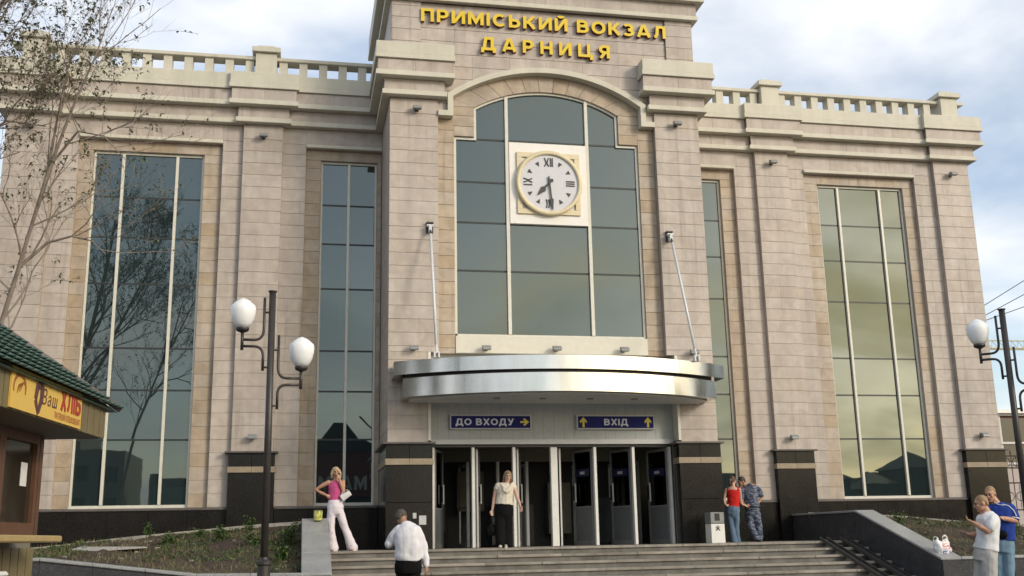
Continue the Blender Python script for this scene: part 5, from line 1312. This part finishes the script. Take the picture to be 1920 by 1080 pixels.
# -- woman coming out of the doors
F = Fig('woman in cream cowl blouse and black trousers walking out of the doors', (-1.49, -.8, 0), 86.5, 943., 1027., SK2); p = F.p; B = F.body
F.head(p(952.3, 892), yaw=12, pitch=10, roll=3); F.limb(B, [p(951, 907), p(952, 897)], [.053, .05])
F.loft(B, [(p(945, 962), .175, .13), (p(945, 953), .19, .135), (p(946, 942), .165, .12), (p(947, 930), .165, .125), (p(947.5, 918), .17, .13), (p(948.5, 910), .165, .095), (p(949.5, 905.5), .09, .065)])
F.limb(B, [p(932, 910), p(929, 921, .02), p(926.5, 933, .03), p(924.5, 945, 0), p(922.5, 956, -.02)], [.056, .05, .043, .037, .027]); F.hand(p(922.5, 956, -.02), (-.12, -.1, -1), (.3, -.9, 0), .8, .95, 1)
F.limb(B, [p(963, 910), p(967, 921, 0), p(970, 932, -.01), p(973.5, 941, -.05), p(976, 949, -.08)], [.056, .05, .043, .037, .027]); F.hand(p(976, 949, -.08), (.25, -.2, -1), (-.3, -.6, 0), .35, .95, -1)
F.limb(B, [p(939, 962), p(938, 990, -.05), p(938.5, 1018, -.08)], [.10, .065, .04]); F.limb(B, [p(951, 962), p(951, 990, .05), p(950, 1016, .14)], [.10, .065, .04])
F.finish(); F.face()
M_blk = cloth('black_cloth', (.005, .005, .0055)); M_crm = cloth('cream_blouse', (.62, .56, .46), .08)
m = MB(); F.loft(m, [(p(945.5, 946), .205, .145), (p(946, 938), .19, .138), (p(947, 928), .178, .138), (p(947.5, 918), .185, .148), (p(948.5, 911), .178, .115), (p(949.5, 906), .125, .085)])
F.limb(m, [p(934, 910), p(931, 914.5)], [.07, .066]); F.limb(m, [p(961.5, 909.5), p(964.5, 914.5)], [.07, .066])
for k in range(3): m.tube([p(938, 907 + k * 1.2, -.05), p(944, 914 + k * 3, -.135 - .006 * k), p(950.5, 917.5 + k * 3.2, -.15 - .008 * k), p(956, 914 + k * 3, -.135), p(961, 907 + k * 1.2, -.05)], .024, 8)
F.done(m, 'blouse', M_crm, .011, 2, (.010, 16))
m = MB(); F.loft(m, [(p(945, 976), .13, .10), (p(945, 966), .20, .145), (p(945, 955), .205, .148), (p(946, 943), .185, .132)])
F.limb(m, [p(939, 964), p(938, 980, -.03), p(937.5, 995, -.05), p(938.5, 1017.5, -.09)], [.125, .12, .115, .115]); F.limb(m, [p(951, 964), p(951.5, 980, .03), p(951, 995, .06), p(950.5, 1022, .1)], [.125, .12, .115, .12])
F.done(m, 'trousers', M_blk, .012, 3, (.008, 9))
M_shoe = plain('cream_shoe', (.6, .56, .46), .4)
for q, dy in ((p(938, 1024.5, -.12), -.10), (p(948.5, 1026, -.02), -.10)):
    m = MB().tube([q + V((0, .06, .03)), q + V((0, -.02, .01)), q + V((0, dy, -.005)), q + V((0, dy - .06, -.01))], [.036, .042, .04, .022], 10, ry=[.05, .04, .028, .018], ref=(1, 0, 0)); F.done(m, 'shoe', M_shoe, .009, 2)
F.hair([((0, .016, .036), (.083, .098, .086)), ((0, .05, -.03), (.083, .068, .10))], HD, [([(-.066, 0, .05), (-.080, .01, -.03), (-.085, .02, -.17)], [.024, .026, .016]), ([(.066, 0, .05), (.080, .01, -.03), (.080, .02, -.15)], [.024, .026, .016]), ([(0, .06, 0), (0, .08, -.08), (-.02, .06, -.15)], [.06, .06, .03]), ([(-.05, -.06, .078), (0, -.07, .088), (.05, -.055, .074)], [.016, .02, .016])])
BB = thing('handbag', "slouchy black bag dangling from the walking woman's hand", 'handbag', tuple(F.R @ p(922, 1000, 0)))
m = MB(); m.tube([p(914, 998, -.03), p(922, 995, -.03), p(931, 997, -.03)], [.07, .12, .07], 14, ry=[.05, .07, .05], ref=(0, 0, 1)); m.tube([p(917, 990, -.03), p(922, 984, -.03), p(928, 990, -.03)], [.05, .055, .05], 12, ry=[.04] * 3, ref=(0, 0, 1))
F.done(m, 'bag_body', M_blk, .011, 2, (.018, 12), BB)
m = MB().tube([p(919, 986, -.03), p(920, 972, -.03), p(922, 962, -.03), p(926, 966, -.03), p(930, 974, -.03), p(929, 987, -.03)], .012, 8); F.done(m, 'strap', M_blk, .007, 1, None, BB)
# -- man in a white shirt heading for the stairs
F = Fig('stooping grey haired man in white shirt and black trousers seen from behind', (-4.25, -7.04, GZ), 121., 765., 1180., SK3); p = F.p; B = F.body
F.head(p(752, 967.5, .12), yaw=130, pitch=28, roll=-6); F.limb(B, [p(760, 983, .02), p(754.5, 973, .09)], [.062, .058])
F.loft(B, [(p(766, 1062), .17, .12), (p(766, 1046, -.03), .175, .125), (p(766, 1028, -.05), .18, .125), (p(766, 1010, -.05), .20, .13), (p(764, 995, -.03), .20, .115), (p(762, 985, 0), .11, .075)])
F.limb(B, [p(747, 992, -.01), p(737, 1004, .02), p(729, 1017, .05), p(733, 1012, .22), p(741, 1004, .34)], [.07, .058, .05, .045, .033]); F.hand(p(741, 1004, .34), (.4, .5, .6), (.5, .2, -.3), .6, 1, 1)
F.limb(B, [p(783, 994), p(790, 1010, .03), p(796, 1028, .06), p(799, 1046, .03), p(801, 1061, .0)], [.07, .058, .05, .043, .031]); F.hand(p(801, 1061, .0), (.1, .0, -1), (-.6, .5, 0), .5, 1, 1)
F.limb(B, [p(756, 1062), p(755, 1108, .05), p(754, 1150, .0)], [.095, .065, .045]); F.limb(B, [p(776, 1062), p(777, 1108, -.02), p(777, 1150, -.12)], [.095, .065, .045]); F.finish(); F.face()
M_wsh = cloth('white_shirt', (.66, .65, .68), .06)
m = MB(); F.loft(m, [(p(766, 1049.5, -.03), .205, .15), (p(766, 1042, -.04), .215, .155), (p(766, 1026, -.06), .21, .15), (p(765.5, 1008, -.06), .205, .15), (p(764, 995, -.04), .20, .135), (p(762.5, 987, -.01), .15, .10), (p(760, 981, .02), .078, .072)])
F.limb(m, [p(748, 993, -.01), p(737, 1005, .02), p(728.5, 1018, .05), p(732.5, 1013, .2), p(739, 1006, .31)], [.088, .082, .078, .068, .055]); F.limb(m, [p(782.5, 995), p(790.5, 1010, .03), p(796, 1028, .06), p(799, 1046, .03), p(801, 1060, 0)], [.088, .078, .072, .064, .056])
F.done(m, 'shirt', M_wsh, .012, 2, (.020, 8))
m = MB(); F.loft(m, [(p(766, 1075, -.01), .205, .145), (p(766, 1060, -.02), .215, .15), (p(766, 1046, -.03), .195, .14)])
F.limb(m, [p(756, 1068), p(755, 1108, .05), p(754, 1152, 0)], [.115, .095, .09]); F.limb(m, [p(776, 1068), p(777, 1108, -.02), p(777, 1152, -.12)], [.115, .095, .09]); F.done(m, 'trousers', M_blk, .013, 3, (.01, 8))
for q in (p(754, 1154, .02), p(777, 1154, -.1)): 
    m = MB().tube([q + V((0, -.08, -.005)), q + V((0, .05, -.005)), q + V((0, .17, -.012))], [.042, .048, .03], 10, ry=[.045, .035, .02], ref=(1, 0, 0)); F.done(m, 'shoe', M_black, .01, 2)
F.hair([((0, .02, .038), (.079, .092, .082)), ((0, .06, -.01), (.068, .046, .06))], HG)
# -- couple beside the portal
F = Fig('brown haired woman in red top and blue jeans with her back turned', (4.43, .6, 0), 82., 1376., 1020., SK2); p = F.p; B = F.body
F.head(p(1373.5, 901, .02), yaw=150, pitch=10, roll=0); F.limb(B, [p(1375, 914), p(1374, 905, .01)], [.05, .047])
F.loft(B, [(p(1373.5, 963), .15, .115), (p(1373.5, 955), .16, .12), (p(1375, 945), .13, .095), (p(1375, 934), .14, .095), (p(1374.5, 923), .155, .10), (p(1374.5, 916.5), .145, .08), (p(1375, 912.5), .08, .06)])
F.limb(B, [p(1362, 918.5), p(1359.5, 927, -.01), p(1357.5, 937, -.03), p(1359, 944, -.06), p(1362.5, 948, -.08)], [.046, .042, .036, .032, .025]); F.hand(p(1362.5, 948, -.08), (.9, .15, -.2), (0, 1, 0), .4, .9, 1)
F.limb(B, [p(1386.5, 918), p(1388, 927, .05), p(1388.5, 937, .08), p(1390, 943, .1), p(1392.5, 946.5, .1)], [.046, .042, .036, .032, .025]); F.hand(p(1392.5, 946.5, .1), (.9, .2, -.3), (0, .5, -1), .4, .9, 1)
F.limb(B, [p(1368, 963), p(1370.5, 985), p(1376, 1013)], [.09, .056, .036]); F.limb(B, [p(1379, 963), p(1381, 988, .04), p(1383.5, 1012, .06)], [.09, .056, .036]); F.finish(); F.face()
m = MB(); F.loft(m, [(p(1374, 952.5), .158, .118), (p(1375, 944), .142, .105), (p(1375, 934), .152, .106), (p(1374.5, 923), .165, .112), (p(1374.5, 918), .135, .088)])
for a in (1365, 1384): m.tube([p(a, 920, -.06), p(a, 914.5, 0), p(a, 920, .07)], .03, 8)
F.done(m, 'red_top', cloth('red_knit', (.52, .022, .020)), .010, 2, (.006, 14))
m = MB(); F.loft(m, [(p(1373.5, 970), .10, .09), (p(1373.5, 964), .165, .13), (p(1373.5, 957), .175, .138), (p(1374.5, 948), .15, .11)])
F.limb(m, [p(1368, 964), p(1369.5, 975), p(1371, 986), p(1374, 1002), p(1377, 1017)], [.10, .082, .068, .07, .082]); F.limb(m, [p(1379, 964), p(1380.5, 975, .02), p(1381, 988, .04), p(1382, 1002, .05), p(1383.5, 1016, .06)], [.10, .082, .066, .064, .076])
M_jean = cloth('blue_denim', (.115, .175, .25), .25, 5); F.done(m, 'jeans', M_jean, .011, 2, (.008, 10))
for q in (p(1377.5, 1017.5, .0), p(1384, 1017, .06)):
    m = MB().tube([q + V((0, -.07, -.004)), q + V((0, .04, -.004)), q + V((0, .14, -.012))], [.034, .038, .022], 10, ry=[.03, .026, .016], ref=(1, 0, 0)); F.done(m, 'shoe', M_black, .009, 2)
F.hair([((0, .02, .036), (.084, .098, .086)), ((0, .07, .0), (.07, .05, .07))], HN, [([(0, .09, .04), (0, .125, -.02), (.01, .12, -.10), (.01, .10, -.16)], [.03, .034, .028, .012])])
F = Fig('dark haired man in blue grey camouflage uniform leaning towards the woman', (5.1, .9, 0), 81., 1415., 1017., SK3); p = F.p; B = F.body
F.head(p(1390, 902, -.02), yaw=-62, pitch=16, roll=6); F.limb(B, [p(1398, 911), p(1392.5, 905, -.01)], [.058, .055])
F.loft(B, [(p(1411, 962), .155, .125), (p(1411, 953), .165, .125), (p(1409, 943), .16, .115), (p(1407, 931), .175, .12), (p(1406, 920), .19, .12), (p(1404, 913.5), .18, .095), (p(1400, 909), .09, .07)])
F.limb(B, [p(1420, 916.5), p(1425.5, 924, .02), p(1428.5, 932, .03), p(1425.5, 938, 0), p(1421.5, 943.5, -.05)], [.06, .052, .043, .038, .029]); F.hand(p(1421.5, 943.5, -.05), (-.55, -.2, -.8), (-.5, .6, 0), .4, 1, 1)
F.limb(B, [p(1393, 917), p(1390, 927, -.05), p(1390, 938, -.08), p(1393, 944, -.12), p(1398, 948, -.14)], [.058, .05, .043, .038, .029]); F.hand(p(1398, 948, -.14), (.9, 0, -.3), (0, .8, 0), .5, 1, 1)
F.limb(B, [p(1404, 962), p(1408, 986, -.04), p(1419.5, 1011, -.1)], [.095, .062, .042]); F.limb(B, [p(1417.5, 962), p(1422, 987, .02), p(1424, 1011, .02)], [.095, .062, .042]); F.finish(); F.face()
def camo():
    m, t, pp, o = newmat('blue_grey_camouflage'); n = noise_node(t, 9, 2, .5, (1, 1, 2.2), True); r = ramp(t, n.outputs['Fac'], [(0, (.035, .042, .07)), (.44, (.07, .085, .13)), (.52, (.20, .225, .28)), (.60, (.05, .06, .10))]); r.color_ramp.interpolation = 'CONSTANT'
    t.links.new(r.outputs[0], pp.inputs['Base Color']); pp.inputs['Roughness'].default_value = .85; n2 = noise_node(t, 14, 3, .6, None, True); bump(t, pp, n2.outputs['Fac'], .4); return m
M_camo = camo()
m = MB(); F.loft(m, [(p(1411, 956), .185, .145), (p(1410.5, 948), .182, .14), (p(1408.5, 936), .185, .135), (p(1406.5, 924), .20, .138), (p(1404.5, 914.5), .195, .115), (p(1400, 908.5), .095, .08)])
F.limb(m, [p(1419.5, 917), p(1425, 924, .02), p(1427.5, 929, .03)], [.082, .075, .07]); F.limb(m, [p(1394, 917.5), p(1390.5, 926, -.05), p(1390, 932, -.07)], [.08, .072, .068]); F.done(m, 'tunic', M_camo, .011, 2, (.012, 11))
m = MB().tube([p(1411 + 15 * math.cos(a), 950.5, -.0 + .15 * math.sin(a)) for a in [2 * PI * i / 18 for i in range(19)]], .022, 8); F.done(m, 'belt', M_black, .009, 1)
m = MB(); F.loft(m, [(p(1411, 971), .10, .09), (p(1411, 965), .172, .135), (p(1411, 958), .182, .14), (p(1411, 951), .17, .13)])
F.limb(m, [p(1404, 964), p(1407, 978, -.02), p(1408.5, 988, -.05), p(1414, 1000, -.09), p(1420, 1010, -.11)], [.11, .095, .085, .08, .072]); F.limb(m, [p(1417.5, 964), p(1421, 978), p(1423, 990, .02), p(1424.5, 1001, .02), p(1425, 1010, .02)], [.11, .095, .085, .08, .072]); F.done(m, 'trousers', M_camo, .011, 2, (.012, 11))
for q, e in ((p(1421, 1013.5, -.12), .5), (p(1425, 1013.5, .0), .3)):
    m = MB().tube([q + V((0, .02, .06)), q + V((0, .02, .0))], [.055, .05], 10).tube([q + V((-.03, .05, -.012)), q + V((.05 * e, -.04, -.012)), q + V((.17 * e, -.13, -.02))], [.045, .046, .035], 10, ry=[.04, .035, .022], ref=(1, 0, 0)); F.done(m, 'boot', M_black, .01, 2)
F.hair([((0, .016, .040), (.080, .094, .084)), ((0, .055, 0), (.068, .05, .06))], HK)
# -- two young men at the right
F = Fig('short haired man in blue jersey with white sleeve stripes and jeans', (5.45, -8.05, GZ), 116., 1876., 1128., SK1); p = F.p; B = F.body
F.head(p(1856.5, 924.5, -.05), yaw=-22, pitch=18, roll=-4, k=1.06); F.limb(B, [p(1869, 944), p(1860, 931, -.03)], [.065, .06])
F.loft(B, [(p(1879, 1024), .17, .12), (p(1879, 1012), .175, .125), (p(1878, 996), .165, .12), (p(1877, 980), .185, .125), (p(1875, 962), .205, .125), (p(1873, 950), .185, .10), (p(1871, 943), .09, .07)])
F.limb(B, [p(1893, 953), p(1899, 964, 0), p(1902, 977, -.02), p(1890, 974, -.16), p(1877, 971, -.26)], [.068, .058, .05, .045, .033]); F.hand(p(1877, 971, -.26), (-1, -.3, .1), (0, -.3, -1), .5, 1.05, 1)
F.limb(B, [p(1856, 954), p(1850, 966, -.03), p(1850, 978, -.06), p(1858, 976, -.18), p(1866, 973, -.26)], [.066, .058, .05, .045, .033]); F.hand(p(1866, 973, -.26), (.8, -.4, .1), (0, -.3, -1), .5, 1.05, -1)
F.limb(B, [p(1870, 1022), p(1871, 1070), p(1870, 1118)], [.095, .065, .045]); F.limb(B, [p(1888, 1022), p(1890, 1070), p(1891, 1118)], [.095, .065, .045]); F.finish(); F.face()
M_jers = cloth('blue_jersey', (.022, .05, .26)); M_wst = cloth('white_stripe', (.66, .66, .68))
m = MB(); F.loft(m, [(p(1879, 1012), .20, .145), (p(1879, 1000), .195, .142), (p(1878, 982), .20, .14), (p(1875.5, 963), .22, .14), (p(1873.5, 951), .20, .118), (p(1870.5, 942), .085, .078)])
F.limb(m, [p(1892, 953.5), p(1898.5, 963, 0), p(1901, 970, -.01)], [.092, .084, .08]); F.limb(m, [p(1857, 954.5), p(1851, 965, -.03), p(1850, 972, -.04)], [.09, .082, .078]); F.done(m, 'jersey', M_jers, .011, 2, (.012, 10))
for dz in (0, 1.0): F.done(MB().tube([p(1878, 943.5 + dz * 1.6, -.02 - .07 * dz), p(1889, 945.6 + dz * 2, -.03 - .06 * dz), p(1898.5, 955 + dz * 2, -.03 - .05 * dz), p(1905 - dz, 968 + dz, -.03 - .05 * dz)], .011, 6), 'stripe', M_wst, .007, 1)
F.done(MB().tube([p(1901 + 8.6 * math.cos(a), 970.5 + 2.2 * math.cos(a), -.01 + .082 * math.sin(a)) for a in [2 * PI * i / 14 for i in range(15)]], .013, 6), 'cuff', M_wst, .008, 1)
F.done(MB().tube([p(1863, 940, -.07), p(1871, 945, -.105), p(1880, 947, -.11)], .009, 6), 'stripe', M_wst, .007, 1)
m = MB(); F.loft(m, [(p(1879, 1036), .185, .14), (p(1879, 1020), .19, .142), (p(1879, 1006), .175, .13)]); M_jean2 = cloth('pale_denim', (.16, .25, .33), .25, 5)
F.limb(m, [p(1870, 1030), p(1871, 1070), p(1870, 1120)], [.115, .095, .088]); F.limb(m, [p(1888, 1030), p(1890, 1070), p(1891, 1120)], [.115, .095, .088]); F.done(m, 'jeans', M_jean2, .012, 2, (.01, 9))
for q in (p(1870, 1123), p(1891, 1123)): m = MB().tube([q + V((0, .08, -.005)), q + V((0, -.05, -.005)), q + V((0, -.17, -.012))], [.042, .048, .03], 10, ry=[.045, .035, .02], ref=(1, 0, 0)); F.done(m, 'shoe', M_black, .01, 2)
F.hair([((0, .022, .042), (.078, .090, .080)), ((0, .06, 0), (.066, .045, .06))], HS)
WP = thing('waist_pouch', "black waist pouch on the blue jerseyed man's hip", 'pouch', tuple(F.R @ p(1879, 1004, -.16)))
m = MB(); m.ball(p(1878.5, 1003, -.165), .085, .045, .075); F.done(m, 'pouch_body', M_blk, .01, 2, (.01, 15), WP)
F = Fig('cropped haired man in white T-shirt and grey trousers with arms raised', (4.95, -8.75, GZ), 119.5, 1847., 1133., SK1); p = F.p; B = F.body
F.head(p(1840, 942, -.02), yaw=-78, pitch=14, roll=0, k=1.10); F.limb(B, [p(1852, 962), p(1846, 951, 0)], [.068, .064])
F.loft(B, [(p(1849, 1045), .15, .15), (p(1850, 1030), .155, .155), (p(1852, 1010), .155, .155), (p(1852, 990), .165, .165), (p(1852, 973), .165, .175), (p(1852, 963), .12, .13), (p(1852, 958), .07, .075)])
F.limb(B, [p(1861, 972, -.13), p(1859, 983, -.20), p(1852, 995, -.24), p(1839, 987, -.26), p(1828, 979.5, -.24)], [.068, .06, .052, .047, .034]); F.hand(p(1828, 979.5, -.24), (-1, .1, .55), (.2, .2, 1), .75, 1.08, 1)
F.limb(B, [p(1846, 972, .14), p(1842, 986, .18), p(1840, 1000, .15), p(1831, 1001, .02), p(1824, 1001, -.06)], [.066, .058, .05, .045, .034]); F.hand(p(1824, 1001, -.06), (-.8, -.5, .1), (0, -.2, 1), .6, 1.05, 1)
F.limb(B, [p(1845, 1045, .08), p(1841, 1085, .1), p(1842, 1122, .1)], [.095, .065, .045]); F.limb(B, [p(1855, 1045, -.08), p(1857, 1085, -.1), p(1859, 1122, -.1)], [.095, .065, .045]); F.finish(); F.face()
m = MB(); F.loft(m, [(p(1849.5, 1030), .19, .185), (p(1850.5, 1020), .18, .18), (p(1852, 1000), .172, .175), (p(1852.5, 985), .178, .185), (p(1852.5, 972), .18, .20), (p(1852, 965), .15, .175), (p(1851.5, 960.5), .10, .115), (p(1851.2, 957.5), .078, .084)])
F.limb(m, [p(1861, 973, -.12), p(1860, 981, -.18), p(1857.5, 988, -.215)], [.094, .082, .080]); F.limb(m, [p(1846, 973, .13), p(1842.5, 983, .17), p(1841.5, 989, .175)], [.092, .08, .078]); F.done(m, 't_shirt', cloth('white_jersey', (.66, .67, .68), .06), .011, 2, (.014, 9))
m = MB(); F.loft(m, [(p(1848.5, 1052), .175, .185), (p(1849, 1038), .178, .185), (p(1850, 1024), .16, .165)])
F.limb(m, [p(1845, 1046, .08), p(1840, 1085, .1), p(1841, 1124, .1)], [.125, .115, .11]); F.limb(m, [p(1855, 1046, -.08), p(1857, 1085, -.1), p(1860, 1124, -.1)], [.125, .115, .11]); F.done(m, 'trousers', cloth('pale_grey_cotton', (.40, .39, .375), .08), .012, 2, (.014, 8))
for q in (p(1840, 1128, .1), p(1858, 1128, -.1)): m = MB().tube([q + V((.08, 0, -.005)), q + V((-.05, 0, -.005)), q + V((-.18, 0, -.012))], [.045, .05, .03], 10, ry=[.045, .035, .02], ref=(0, 1, 0)); F.done(m, 'shoe', M_black, .01, 2)
F.hair([((0, .020, .040), (.0785, .090, .080)), ((0, .06, 0), (.066, .045, .06))], HS)

# ------------------------------------------------------------------ right-hand background
FE = thing('iron_fence', 'black wrought iron fence beyond the right corner of the station', 'fence', (15, 5, GZ))
for i in range(15):
    x = 13.7 + i * .34
    MB().tube([(x, 5, GZ), (x, 5, 2.42)], .014, 6).lathe([(.02, 0), (.03, .04), (.002, .15)], (x, 5, 2.42), 6).build('bar', M_iron, FE)
for z in (-.75, .75, 1.55, 2.0, 2.36): MB().box(13.6, 18.7, 4.985, 5.015, z - .02, z + .02).build('rail', M_iron, FE)
for i in range(14):
    x = 13.87 + i * .34
    for zc, r in ((1.15, .13), (2.18, .13)): MB().tube([(x + r * math.cos(a), 5, zc + r * math.sin(a)) for a in [2 * PI * k / 12 for k in range(13)]], .012, 5, cap=False).tube([(x, 5, zc - .36 if zc < 2 else zc - .17), (x, 5, zc + .36 if zc < 2 else zc + .16)], .01, 5).build('scroll', M_iron, FE)
GB = thing('glazed_building', 'dark red and glass building with pale frames far behind the fence', 'building', (44, 42, GZ))
M_dg = plain('far_dark_glass', (.025, .028, .03), .1); M_dr = plain('far_red_panel', (.14, .03, .03), .5); M_pw = plain('far_pink_wall', (.42, .36, .34), .8)
MB().box(38.6, 60, 38, 50, GZ, 4.3).build('wall', M_pw, GB); MB().box(38.7, 60, 38.2, 50, 4.3, 7.5).build('wall', M_dr, GB)
for k in range(9):
    for z0, z1 in ((4.45, 5.6), (5.75, 7.3)):
        x = 39.0 + k * 1.35; MB().box(x, x + 1.15, 38.1, 38.19, z0, z1).build('window', M_dg, GB)
    MB().box(38.85 + k * 1.35, 38.97 + k * 1.35, 38.02, 38.15, 4.3, 7.5).build('mullion', M_alu, GB)
for z in (4.34, 5.66, 7.5): MB().box(38.4, 60, 37.9, 38.2, z - .06, z + .08).build('band', M_alu, GB)
MB().box(38.2, 60, 37.6, 50, 7.58, 7.8).build('roof', M_white, GB)
CR = thing('crane_jib', 'pale yellow lattice crane jib on the skyline at the right edge', 'crane', (100, 106, 25)); M_cr = plain('crane_yellow', (.50, .44, .25), .6)
mb = MB(); y0 = 106.0; x0, x1 = 84.0, 122.0; zb, zt_ = 24.75, 25.9
mb.tube([(x0, y0, zb), (x1, y0, zb + .3)], .09, 6).tube([(x0, y0 + 1, zb), (x1, y0 + 1, zb + .3)], .09, 6).tube([(x0, y0 + .5, zt_), (x1, y0 + .5, zt_ + .3)], .09, 6); mb.build('chords', M_cr, CR)
mb = MB(); n = 38
for i in range(n):
    a = x0 + (x1 - x0) * i / n; b = x0 + (x1 - x0) * (i + .5) / n; c = x0 + (x1 - x0) * (i + 1) / n; dz = .3 * i / n
    mb.tube([(a, y0, zb + dz), (b, y0 + .5, zt_ + dz), (c, y0, zb + dz)], .045, 4, cap=False)
o = mb.build('lacing', M_cr, CR)
MB().box(121.5, 123, y0 - .4, y0 + 1.4, GZ, 27).build('mast', M_cr, CR)
for k, (a, b) in enumerate((((31.71, 28.05, 12.5), (33.85, 27.31, 13.8)), ((31.72, 28.19, 11.92), (33.87, 27.49, 13.04)), ((31.84, 28.22, 11.68), (33.89, 27.64, 12.37)))):
    A, B_ = Vector(a), Vector(b); d = (B_ - A); lb = ('highest of the three overhead wires at the right edge', 'middle one of the three overhead wires at the right edge', 'lowest of the three overhead wires at the right edge')[k]
    tag(MB().tube([A - d * 6 + V((0, 0, -.0)), A - d * 2, A, B_, B_ + d * 2, B_ + d * 8], .022, 5).build('overhead_wire', M_black), lb, 'wire', 'overhead wires')

# ------------------------------------------------------------------ the square behind the camera, seen mirrored in the glass and steel
def round_tree(x, y, h, w, seed, label, clumps=14):
    rg = random.Random(seed); t = thing('tree', label, 'tree', (x, y, GZ), 'trees across the square'); tr = MB(); lv = MB()
    tr.tube([(x, y, GZ), (x + .1, y, GZ + h * .3), (x, y + .1, GZ + h * .6), (x, y, GZ + h * .85)], [.22, .17, .1, .03], 8)
    for k in range(clumps):
        a = rg.uniform(0, 2 * PI); r = rg.uniform(.3, .9) * w; z = GZ + h * rg.uniform(.35, .95)
        cx, cy = x + r * math.cos(a) * (1.2 - (z - GZ) / h * .8), y + r * math.sin(a) * (1.2 - (z - GZ) / h * .8)
        tr.tube([(x, y, GZ + h * rg.uniform(.25, .6)), ((x + cx) / 2, (y + cy) / 2, z - .5), (cx, cy, z)], [.07, .04, .015], 5, cap=False)
        for q in range(170):
            v = Vector((rg.gauss(0, .5), rg.gauss(0, .5), rg.gauss(0, .42))) * w * .45
            c = Vector((cx, cy, z)) + v; g = rg.uniform(0, 2 * PI)
            leaf(lv, c, Vector((math.cos(g), math.sin(g), rg.uniform(-.6, .4))), rg.uniform(.22, .4), rg.uniform(.14, .24))
    tr.build('trunk', M_bark, t, True); lv.build('crown', M_leaf, t)
for k, (x, y, h, w, c) in enumerate([(-30, -38, 15, 5.0, 30), (-36, -28, 16, 5.2, 30), (-27, -12, 13, 4.4, 30), (-40, -14, 15, 5.0, 26), (-27, -50, 12, 4.0, 22), (24, -4, 9, 3.6, 26), (33, 0, 11, 4.2, 26), (29, -12, 8, 3.4, 22)]):
    round_tree(x, y, h, w, 50 + k, ['tall spreading tree across the square behind the kiosk', 'tallest tree beyond the kiosk on the far side of the square', 'bushy tree just past the left end of the station', 'wide tree far out past the left end of the station',
        'smaller tree next to the grey block across the square', 'low round tree just past the right end of the station', 'taller tree past the right end of the station', 'small bushy tree beyond the right lamp post'][k], c)
def block(x0, x1, y0, y1, h, m, label, steps=()):
    b = thing('town_building', label, 'building', ((x0 + x1) / 2, y0, GZ), 'buildings across the square')
    MB().box(x0, x1, y0, y1, GZ, GZ + h).build('wall', m, b)
    for k in range(int((x1 - x0) / 2.4)):
        for z in range(int(h / 3)): MB().box(x0 + .8 + k * 2.4, x0 + 2 + k * 2.4, y1, y1 + .05, GZ + 1 + z * 3, GZ + 2.5 + z * 3).build('window', M_dg, b)
    for a, c, z in steps: MB().box(a, c, y0, y1 - .5, GZ + h, GZ + h + z).build('roof', m, b)
M_bld = plain('far_building', (.13, .12, .12), .8)
block(-40, -23, -92, -80, 10, M_bld, 'grey flat roofed block across the square', [(-30, -27, 2)]); block(-20, -9, -86, -76, 7.5, M_bld, 'low grey block with a roof box across the square', [(-14, -11, 1.5)]); block(-7, 4, -100, -90, 6, M_bld, 'long low building across the square'); block(18, 60, -72, -60, 6.2, M_bld, 'single storey hall across the square')
RK = thing('red_pavilion', 'dark red pavilion with a peaked roof and pale letters behind the square', 'kiosk', (-3.7, -31, GZ)); M_rp = plain('pavilion_red', (.12, .012, .01), .5); M_rk = plain('pavilion_dark', (.02, .02, .022), .5)
MB().box(-5.6, -1.9, -32.6, -29.6, GZ, 2.7).build('body', M_rk, RK); MB().box(-5.7, -1.8, -32.7, -29.4, 2.7, 5.1).build('fascia', M_rp, RK)
MB().prism([(-6.1, 5.1), (-1.4, 5.1), (-2.6, 5.7), (-3.3, 6.6), (-4.2, 6.6), (-4.9, 5.7)], -32.9, -29.2).build('roof', M_rk, RK)
line_of_text('МАМ', -1.2, 1.0, 3.05, .75, 0, .04, 0, [M_alu], RK, R=Matrix.Translation((-3.7, -29.395, 0)) @ Matrix.Rotation(PI, 4, 'Z'))
MB().tube([(-1.9, -29.0, GZ), (-1.9, -29.0, 6.2), (-2.6, -29.0, 6.9)], .05, 6).build('lamp_pole', M_rk, RK)
for k, (x, w, h, z, lb) in enumerate(((27, 2.6, 1.0, 1.2, 'lowest of the dark peaked stalls across the square'), (31, 3.2, 1.9, 1.3, 'tall dark peaked stall second in the row across the square'), (35.2, 2.6, 1.2, 1.0, 'dark peaked stall in the middle of the row across the square'), (39, 3.6, 2.3, 1.5, 'tallest dark peaked stall across the square'), (43.5, 3.0, 1.4, 1.2, 'dark peaked stall at the end of the row across the square'))):
    t = thing('market_stall', lb, 'stall', (x, -44, GZ), 'stalls across the square')
    MB().box(x - w / 2, x + w / 2, -46, -42, GZ, 2.2 + h).build('body', M_rk, t)
    ap_ = (x, -44, 2.2 + h + z); r = [(x - w * .56, -46.3, 2.2 + h), (x + w * .56, -46.3, 2.2 + h), (x + w * .56, -41.7, 2.2 + h), (x - w * .56, -41.7, 2.2 + h)]
    MB().add(r + [ap_], [(3, 2, 1, 0), (0, 1, 4), (1, 2, 4), (2, 3, 4), (3, 0, 4)]).build('roof', M_rk, t)
